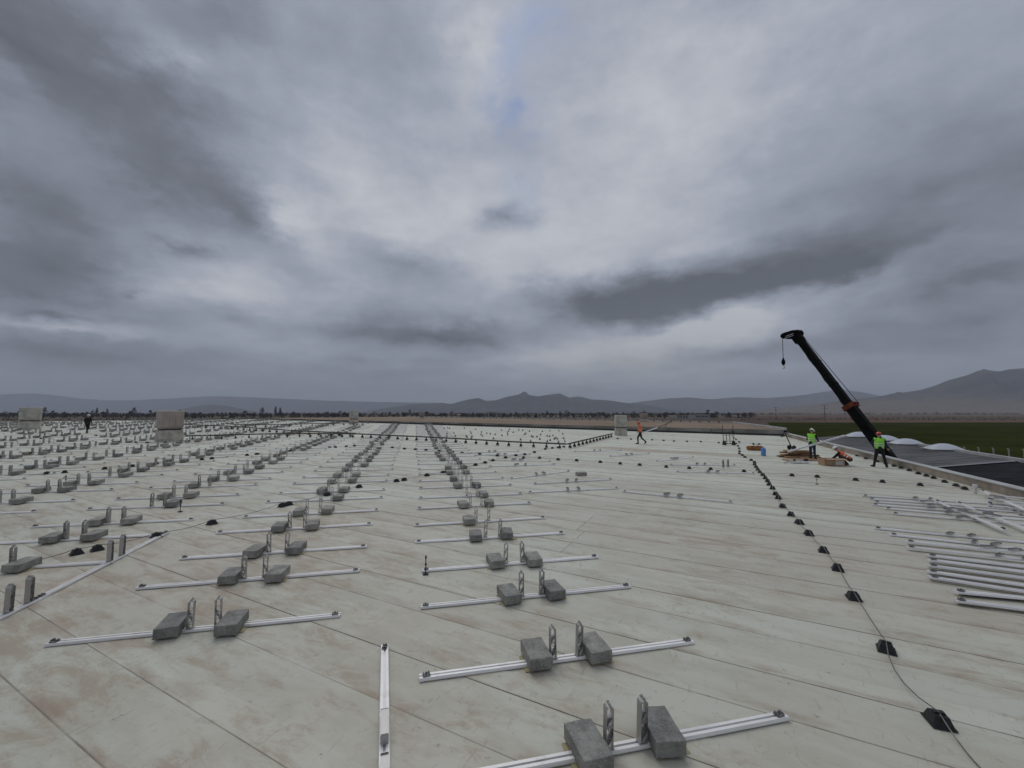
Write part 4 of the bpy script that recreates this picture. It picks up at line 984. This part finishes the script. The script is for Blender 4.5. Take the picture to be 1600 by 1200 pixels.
# what they carry
def bar(name, a, b, w, h, mat, parent=None):
    a, b = Vector(a), Vector(b); d_ = (b - a).normalized(); s_ = d_.cross(Vector((0, 0, 1))).normalized(); u_ = s_.cross(d_)
    o_ = build(MB().prism([(-w / 2, -h / 2), (w / 2, -h / 2), (w / 2, h / 2), (-w / 2, h / 2)], a, b, s_, u_), name, mat)
    if parent: keep(o_, parent)
    return o_
tag(bar('carried_rail', aty(1231, 706, pm.y - .28), aty(1320, 680.5, pm.y - .42), .10, .085, M['white']), 'long white rail held by the worker in white helmet', 'rail')
cp = empty('carried_pole', Matrix.Translation(aty(1004, 676.5, pw.y)), 'pole carried by the walking worker, white near him and dark at the end', 'pole')
bar('white_section', aty(1002, 677, pw.y - .15), aty(1027.5, 668, pw.y + .3), .075, .06, M['white'], cp)
bar('dark_section', aty(1027.7, 667.9, pw.y + .3), aty(1050, 658.5, pw.y + .7), .035, .035, M['steel_dark'], cp)
tag(build(MB().box((0, 0, 0), (.20, .12, .10)).tube([(0, 0, .05), (0, 0, .12)], .015, 6).tube([(.05, 0, .05), (.05, 0, .10)], .012, 6), 'remote_control', M['orange'], mw=Matrix.Translation(pr_ + Vector((.22, .42, 1.05))) @ Matrix.Rotation(R(-25), 4, 'Z')), 'small crane remote control held in front of the worker in red helmet', 'remote control')

# ------------------------------------------------------------------ things lying near the workers
def lying(px, py, ang=0., lift=.012): p_ = at(px, py); return frame(p_.x, p_.y, ang, lift)
base = at(1254, 716)
wl = [(0, 0, .05, 2.05, 'wood'), (.0, .32, .05, 1.9, 'wood_dark'), (-.05, .66, .05, 2.1, 'wood'), (.05, .1, .16, 1.8, 'wood_dark'), (-.1, .42, .16, 2.0, 'wood'), (.1, .2, .27, 1.7, 'wood_dark'), (-.15, .5, .27, 1.6, 'wood'), (-.1, .35, .38, 1.5, 'wood')]
for i, (dx, dy, dz, ln, mt) in enumerate(wl):
    bo = build(MB().box((0, 0, 0), (ln, .24, .085)), 'timber_plank', M[mt], mw=frame(base.x + dx, base.y + dy, R(random.uniform(-8, 10)), dz + .012), bevel=.006)
    tag(bo, 'wooden plank in the timber stack behind the white-helmeted worker, %s from the bottom' % nth(i), 'plank', 'planks of the timber stack')
fold = build(MB().box((0, 0, .03), (1.9, .5, .05)).box((.5, .1, .08), (.6, .4, .05), Matrix.Rotation(.12, 3, 'Y')), 'folded_sheet', M['card'], mw=lying(1251, 719.5, R(5)), bevel=.01)
tag(fold, 'flat crumpled cardboard sheet in front of the timber stack', 'cardboard')
# two-wheeled hand trolley behind the planks
ht = empty('hand_trolley', lying(1237, 703, R(10)), 'black hand trolley with a long handle leaning beside the timber stack', 'trolley')
for s_ in (-1, 1): build(MB().tube([(0, s_ * .2 - .03, .16), (0, s_ * .2 + .03, .16)], .16, 16), 'wheel', M['rubber'], ht)
build(MB().tube([(0, -.2, .16), (0, .2, .16)], .02, 6), 'axle', M['steel_dark'], ht)
build(MB().tube([(0, 0, .16), (-.42, 0, 1.0), (-.48, 0, 1.15)], .035, 6), 'handle_shaft', M['steel_dark'], ht); build(MB().tube([(-.48, -.25, 1.15), (-.48, .25, 1.15)], .03, 6).tube([(-.48, 0, .98), (-.85, 0, .92)], .035, 6), 'grip', M['steel_dark'], ht)
build(MB().box((.22, 0, .06), (.40, .4, .03)), 'toe_plate', M['steel_dark'], ht)
bx = empty('cardboard_box', lying(1299, 727, R(-4)), 'open cardboard box in front of the crouching worker', 'box')
for c2, d2 in (((0, -.26, .17), (.98, .012, .34)), ((0, .26, .17), (.98, .012, .34)), ((-.49, 0, .17), (.012, .53, .34)), ((.49, 0, .17), (.012, .53, .34)), ((0, 0, .008), (.97, .52, .012))): build(MB().box(c2, d2), 'side_panel', M['card'], bx)
build(MB().box((0, -.36, .35), (.96, .20, .008), Matrix.Rotation(.25, 3, 'X')), 'flap', M['card'], bx); build(MB().box((.60, 0, .33), (.22, .5, .008), Matrix.Rotation(.3, 3, 'Y')), 'flap', M['card'], bx)
build(MB().box((.22, -.2685, .16), (.36, .004, .22)), 'paper_label', M['paper'], bx)
ty = empty('parts_tray', lying(1249, 724, R(-3)), 'shallow grey tray with small black parts in front of the planks', 'tray')
build(MB().box((0, 0, .02), (.75, .3, .03)), 'tray_floor', M['white'], ty)
for c2, d2 in (((0, -.155, .07), (.77, .012, .12)), ((0, .155, .07), (.77, .012, .12)), ((-.385, 0, .07), (.012, .3, .12)), ((.385, 0, .07), (.012, .3, .12))): build(MB().box(c2, d2), 'tray_side', M['white'], ty)
for sx in (-.25, .30, .40): build(MB().box((sx, 0, .14), (.06, .10, .16)), 'bracket', M['steel_dark'], ty)
build(MB().box((-.62, 0, .06), (.4, .05, .05), Matrix.Rotation(-.3, 3, 'Y')), 'lever', M['alu_post'], ty)
bag = MB().capsule((-.42, 0, .16), (.42, 0, .16), .155, .165, 14); bg_ = build(bag, 'canvas_bag', M['bag'], mw=lying(1180, 704, R(-6)), smooth=True)
sub = build(MB().tube([(-.2, -.1, .28), (-.1, -.04, .40), (.1, -.04, .40), (.2, -.1, .28)], .018, 6).tube([(-.43, 0, .02), (-.50, 0, .16), (-.43, 0, .31)], .03, 6).tube([(-.25, -.165, .16), (-.25, -.06, .31), (-.25, .14, .22)], .02, 6), 'handle', M['boot']); sub.parent = bg_
tag(bg_, 'orange-brown canvas tool bag lying beside the blue water bottle', 'bag')
wb_ = MB().tube([(0, 0, 0), (0, 0, .03), (0, 0, .24), (0, 0, .27), (0, 0, .30), (0, 0, .50), (0, 0, .60), (0, 0, .64)], [.15, .165, .165, .155, .165, .165, .06, .05], 18)
wo = build(wb_, 'water_bottle', M['blue'], mw=lying(1193, 712, 0) @ Matrix.Scale(.82, 4), smooth=True); cpz = build(MB().tube([(0, 0, .62), (0, 0, .70)], .06, 14), 'cap', M['white']); cpz.parent = wo
tag(wo, 'large blue plastic water bottle standing by the tool bag', 'bottle')
# rack of upright rods on two black feet
rk = empty('rod_rack', lying(1139, 695.5, R(0)), 'black rack with four upright rods standing near the far parapet', 'rack')
for s_ in (-1, 1): build(MB().box((s_ * .36, 0, .16), (.16, .35, .32), taper=(.7, .7)), 'foot', M['rubber'], rk)
for i in range(4): build(MB().tube([(-.42 + i * .26, 0, .05), (-.46 + i * .27, .05, 1.55 if i in (0, 3) else 1.05)], .022, 6), 'upright_rod', M['steel_dark'], rk)
for zz_ in (.1, .3, .72): build(MB().tube([(-.42, 0, zz_), (.42, 0, zz_)], .018, 6), 'cross_bar', M['steel_dark'], rk)
build(MB().box((.32, 0, 1.0), (.12, .08, .22)), 'tool_holder', M['steel_dark'], rk)
# short white pipe stub by the parapet
tag(build(MB().tube([(0, 0, 0), (0, 0, .30)], .05, 12).tube([(0, 0, .26), (0, 0, .33)], .07, 12), 'vent_stub', M['white'], mw=lying(1524, 772, 0)), 'short white pipe stub beside the parapet and the heaped rails', 'pipe')
# small posts standing on the far rim of the wing
pm_ = MB().box((0, 0, .14), (.22, .22, .28), taper=(.6, .6)).mesh('rim_post', M['rubber'])
a, b = w0[3], w0[2]
for i in range(46):
    p_ = a.lerp(b, .03 + i * .021) - nF * .9
    q = to_px((p_.x, p_.y, ZW + .2))
    if 560 < q[0] < 1180: tag(link('cable_foot', pm_, None, Matrix.Translation((p_.x, p_.y, 1.17 + .8 * (.03 + i * .021) - .02))), 'tiny black foot along the far rim of the tan wing, %s from the right' % nth(i), 'cable foot', 'black feet along the rim of the tan wing')

# ------------------------------------------------------------------ fence posts, power poles, houses, trees
fpm = MB().box((0, 0, 1.0), (.22, .22, 2.0)).box((0, .12, 2.1), (.20, .40, .12), Matrix.Rotation(.5, 3, 'X')).mesh('fence_post', M['post'])
for i, px in enumerate((1484, 1507, 1529, 1552, 1576, 1600)):
    p_ = atz(px, 698.5 + i * .9, GZ + 2.0)
    tag(link('fence_post', fpm, None, Matrix.Translation((p_.x, p_.y, GZ))), 'pale concrete fence post in the green field, %s from the left' % nth(i), 'fence post', 'fence posts along the field')
for px, top, yy, lb in ((1288, 633, 560, 'wooden power pole with crossarms, the nearer one by the crane boom'), (1212, 636.5, 760, 'smaller distant power pole left of the crane boom')):
    p_ = aty(px, top, yy); h_ = p_.z - GZ
    e_ = empty('power_pole', Matrix.Translation((p_.x, p_.y, GZ)), lb, 'power pole')
    build(MB().tube([(0, 0, 0), (0, 0, h_)], [.35, .24], 8), 'pole', M['bark'], e_)
    for zz_, w_ in ((h_ - .7, 8.5), (h_ - 5.0, 7)): build(MB().box((0, 0, zz_), (w_, .3, .35)), 'crossarm', M['bark'], e_)
    for sx in (-3.8, 0, 3.8): build(MB().tube([(sx, 0, h_ - .6), (sx, 0, h_ + .4)], .14, 6), 'insulator', M['steel_dark'], e_)
# houses on the plain
def house(px, py_base, wpx, hpx, label, mt, gable=True, deep=.7):
    y_ = 11 * FPX / (py_base - 645); p_ = aty(px, py_base, y_); w = wpx / FPX * y_; h_ = hpx / FPX * y_
    e_ = empty('house', Matrix.Translation((p_.x, p_.y, GZ)) @ Matrix.Rotation(random.uniform(-.3, .3), 4, 'Z'), label, 'house')
    wh = h_ * (.62 if gable else .92); d_ = w * deep
    build(MB().box((0, 0, wh / 2), (w, d_, wh)), 'wall', M[mt], e_)
    if gable:
        build(MB().add([(-w * .53, -d_ * .56, wh), (w * .53, -d_ * .56, wh), (w * .53, d_ * .56, wh), (-w * .53, d_ * .56, wh), (-w * .53, 0, h_), (w * .53, 0, h_)], [(0, 1, 5, 4), (2, 3, 4, 5), (1, 2, 5), (3, 0, 4), (3, 2, 1, 0)]), 'roof', M['house_roof'], e_)
    else: build(MB().box((0, 0, wh + h_ * .04), (w * 1.03, d_ * 1.03, h_ * .08)), 'roof', M['house_roof'], e_)
    k_ = max(2, int(w / 5))
    for i in range(min(k_, 7)):
        build(MB().box((-w * .42 + (i + .5) * w * .84 / min(k_, 7), -d_ / 2 - .03, wh * .55), (w * .5 / min(k_, 7), .08, wh * .38)), 'window', M['glass'], e_)
hs_ = [(1066, 654.5, 19, 6, 'grey flat-roofed building on the plain left of centre-right', 'house_b', False), (1092, 654, 26, 7, 'long grey building on the plain right of the brown far vent', 'house_b', False), (1050, 653, 12, 4, 'low pale shed on the plain just right of the brown vent', 'house', True),
       (770, 651, 14, 7, 'dark grey tall building among trees left of the middle mountains', 'house_b', False), (790, 651, 10, 5, 'pale house second from the left under the middle mountains', 'house', True), (838, 652, 9, 5, 'white house below the pointed mountain peak', 'house', True), (853, 653, 8, 4, 'small white house right of the pointed peak', 'house', True),
       (869, 653, 8, 4, 'tiny white house below the second peak', 'house', True), (905, 652, 22, 4, 'long pale shed left of the tall grey vent', 'house', False), (930, 651.5, 14, 4, 'pale shed just left of the tall grey vent', 'house', False), (605, 651.5, 9, 4, 'small pale house on the plain between two vents', 'house', True), (715, 651, 10, 4, 'small pale house among trees left of centre', 'house', True),
       (350, 651, 12, 4, 'small pale house far behind the big vent on the left', 'house', True), (1150, 653, 16, 4, 'low reddish shed on the plain right of the grey buildings', 'house_b', True)]
for h__ in hs_: house(*h__)
# trees
def tree_mass(name, n_, rng, mat, label, hmin, hmax, wide=1.0):
    mb = MB()
    for i in range(n_):
        px, yy = rng(); x_ = (px - 800) / FPX * yy; h_ = random.uniform(hmin, hmax) * (1.35 if random.random() < .08 else 1)
        r_ = h_ * random.uniform(.28, .5) * wide
        for j in range(20):
            a_ = random.uniform(0, 6.28); t = random.random() ** .8; rr = r_ * (1 - abs(t - .45) * 1.1) * random.random() ** .5
            c2 = Vector((x_ + math.cos(a_) * rr, yy + math.sin(a_) * rr, GZ + h_ * (.12 + .88 * t))); s_ = h_ * random.uniform(.07, .17)
            vs_ = [c2 + Vector((random.gauss(0, 1), random.gauss(0, 1), random.gauss(0, 1))) * s_ for _ in range(4)]
            mb.add(vs_, [(0, 1, 2), (0, 2, 3)])
        mb.add([(x_ - h_ * .02, yy, GZ), (x_ + h_ * .02, yy, GZ), (x_, yy, GZ + h_ * .6)], [(0, 1, 2)])
    o_ = build(mb, name, mat); tag(o_, label, 'trees', kind='stuff')
tree_mass('distant_woodland', 2600, lambda: (random.uniform(-300, 1180) if random.random() < .8 else random.uniform(-300, 560), random.choice((900, 1150, 1500, 1900)) * random.uniform(.93, 1.07)), M['twig'], 'dark bare woodland along the horizon', 5, 11)
tree_mass('distant_hedgerow', 700, lambda: (random.uniform(600, 2000), random.choice((2400, 2700)) * random.uniform(.98, 1.02)), M['twig'], 'thin dark tree line across the plain at right', 6, 11, 2.4)
tree_mass('distant_scrub', 700, lambda: (random.uniform(1150, 1900), random.choice((640, 700, 860)) * random.uniform(.97, 1.03)), M['twig'], 'low brown scrub beyond the green field', 1.0, 2.2, 2.4)
tree_mass('left_scrub', 380, lambda: (random.uniform(-200, 700), random.choice((560, 640)) * random.uniform(.96, 1.04)), M['ever'], 'low dark hedge beyond the roof at left', 1.6, 3.2, 2.4)
tl = [(35, 638, 900, 'tallest bare tree near the left vent'), (70, 637, 950, 'bare tree just right of the left vent'), (152, 637.5, 1000, 'slim bare tree right of the distant worker'), (168, 639, 1000, 'small bare tree right of the slim one at left'), (410, 637, 1100, 'dark tree right of the big vent'), (431, 635.5, 1150, 'pointed poplar, tallest left of centre'), (438, 637, 1150, 'second poplar beside the tallest one'), (875, 642, 1400, 'round dark tree below the second mountain peak'), (210, 637, 1000, 'bushy dark tree left of the big vent'), (640, 640, 1200, 'dark tree just left of the tiny far vent')]
for px, top, yy, lb in tl:
    p_ = aty(px, top, yy); h_ = p_.z - GZ
    e_ = empty('tree', Matrix.Translation((p_.x, p_.y, GZ)), lb, 'tree', 'single trees on the horizon')
    tk = MB().tube([(0, 0, 0), (.1, 0, h_ * .45), (0, .1, h_ * .9)], [h_ * .022, h_ * .015, h_ * .004], 6)
    for j in range(9): a_ = random.uniform(0, 6.28); z0 = h_ * random.uniform(.25, .7); tk.tube([(0, 0, z0), (math.cos(a_) * h_ * .16, math.sin(a_) * h_ * .16, z0 + h_ * .2)], [h_ * .008, h_ * .002], 4)
    build(tk, 'trunk', M['bark'], e_)
    cr_ = MB(); wd = .13 if 'poplar' in lb or 'slim' in lb else .30
    for j in range(260):
        a_ = random.uniform(0, 6.28); t = random.random() ** .85; rr = h_ * wd * (1 - abs(t - .4) * 1.2) * random.random() ** .5
        c2 = Vector((math.cos(a_) * rr, math.sin(a_) * rr, h_ * (.16 + .84 * t))); s_ = h_ * .035
        cr_.add([c2 + Vector((random.gauss(0, 1), random.gauss(0, 1), random.gauss(0, 1))) * s_ for _ in range(3)], [(0, 1, 2)])
    build(cr_, 'crown', M['twig'], e_)

# ------------------------------------------------------------------ air
hz, nt, b_ = nmat('haze_air'); nt.nodes.remove(b_)
pv = nt.nodes.new('ShaderNodeVolumePrincipled'); pv.inputs['Color'].default_value = (.80, .87, 1, 1); pv.inputs['Density'].default_value = 7.5e-5
nt.links.new(pv.outputs[0], nt.nodes['Material Output'].inputs['Volume'])
hb_ = MB().box((0, 8950, (GZ - 1 + 1000) / 2), (37800, 23800, 1000 - GZ + 1))
tag(build(hb_, 'haze', hz), 'thin blue-grey haze over the plain', 'haze', kind='stuff')
# smoke drifting over the middle hills
sm_, nt, b_ = nmat('drifting_smoke'); nt.nodes.remove(b_); n = N(nt)
pv = nt.nodes.new('ShaderNodeVolumePrincipled'); pv.inputs['Color'].default_value = (.62, .58, .50, 1)
oc = nt.nodes.new('ShaderNodeTexCoord').outputs['Object']
fall = n.ramp(n.math('SQRT', n.math('ADD', n.math('ADD', n.math('POWER', n.sep(oc)[0], 2.), n.math('POWER', n.sep(oc)[1], 2.)), n.math('POWER', n.sep(oc)[2], 2.))), 1., .2)
den = n.math('MULTIPLY', n.math('MULTIPLY', fall, n.ramp(n.noise(oc, 2.2, 4), .4, .7)), .0011)
nt.links.new(den, pv.inputs['Density']); nt.links.new(pv.outputs[0], nt.nodes['Material Output'].inputs['Volume'])
ps_ = aty(905, 612, 7600)
smo = build(MB().ball((0, 0, 0), 1.0, 24, 16), 'smoke', sm_, mw=Matrix.Translation(ps_) @ Matrix.Diagonal((900, 420, 260, 1)))
tag(smo, 'faint brownish smoke drifting before the middle mountains', 'smoke', kind='stuff')
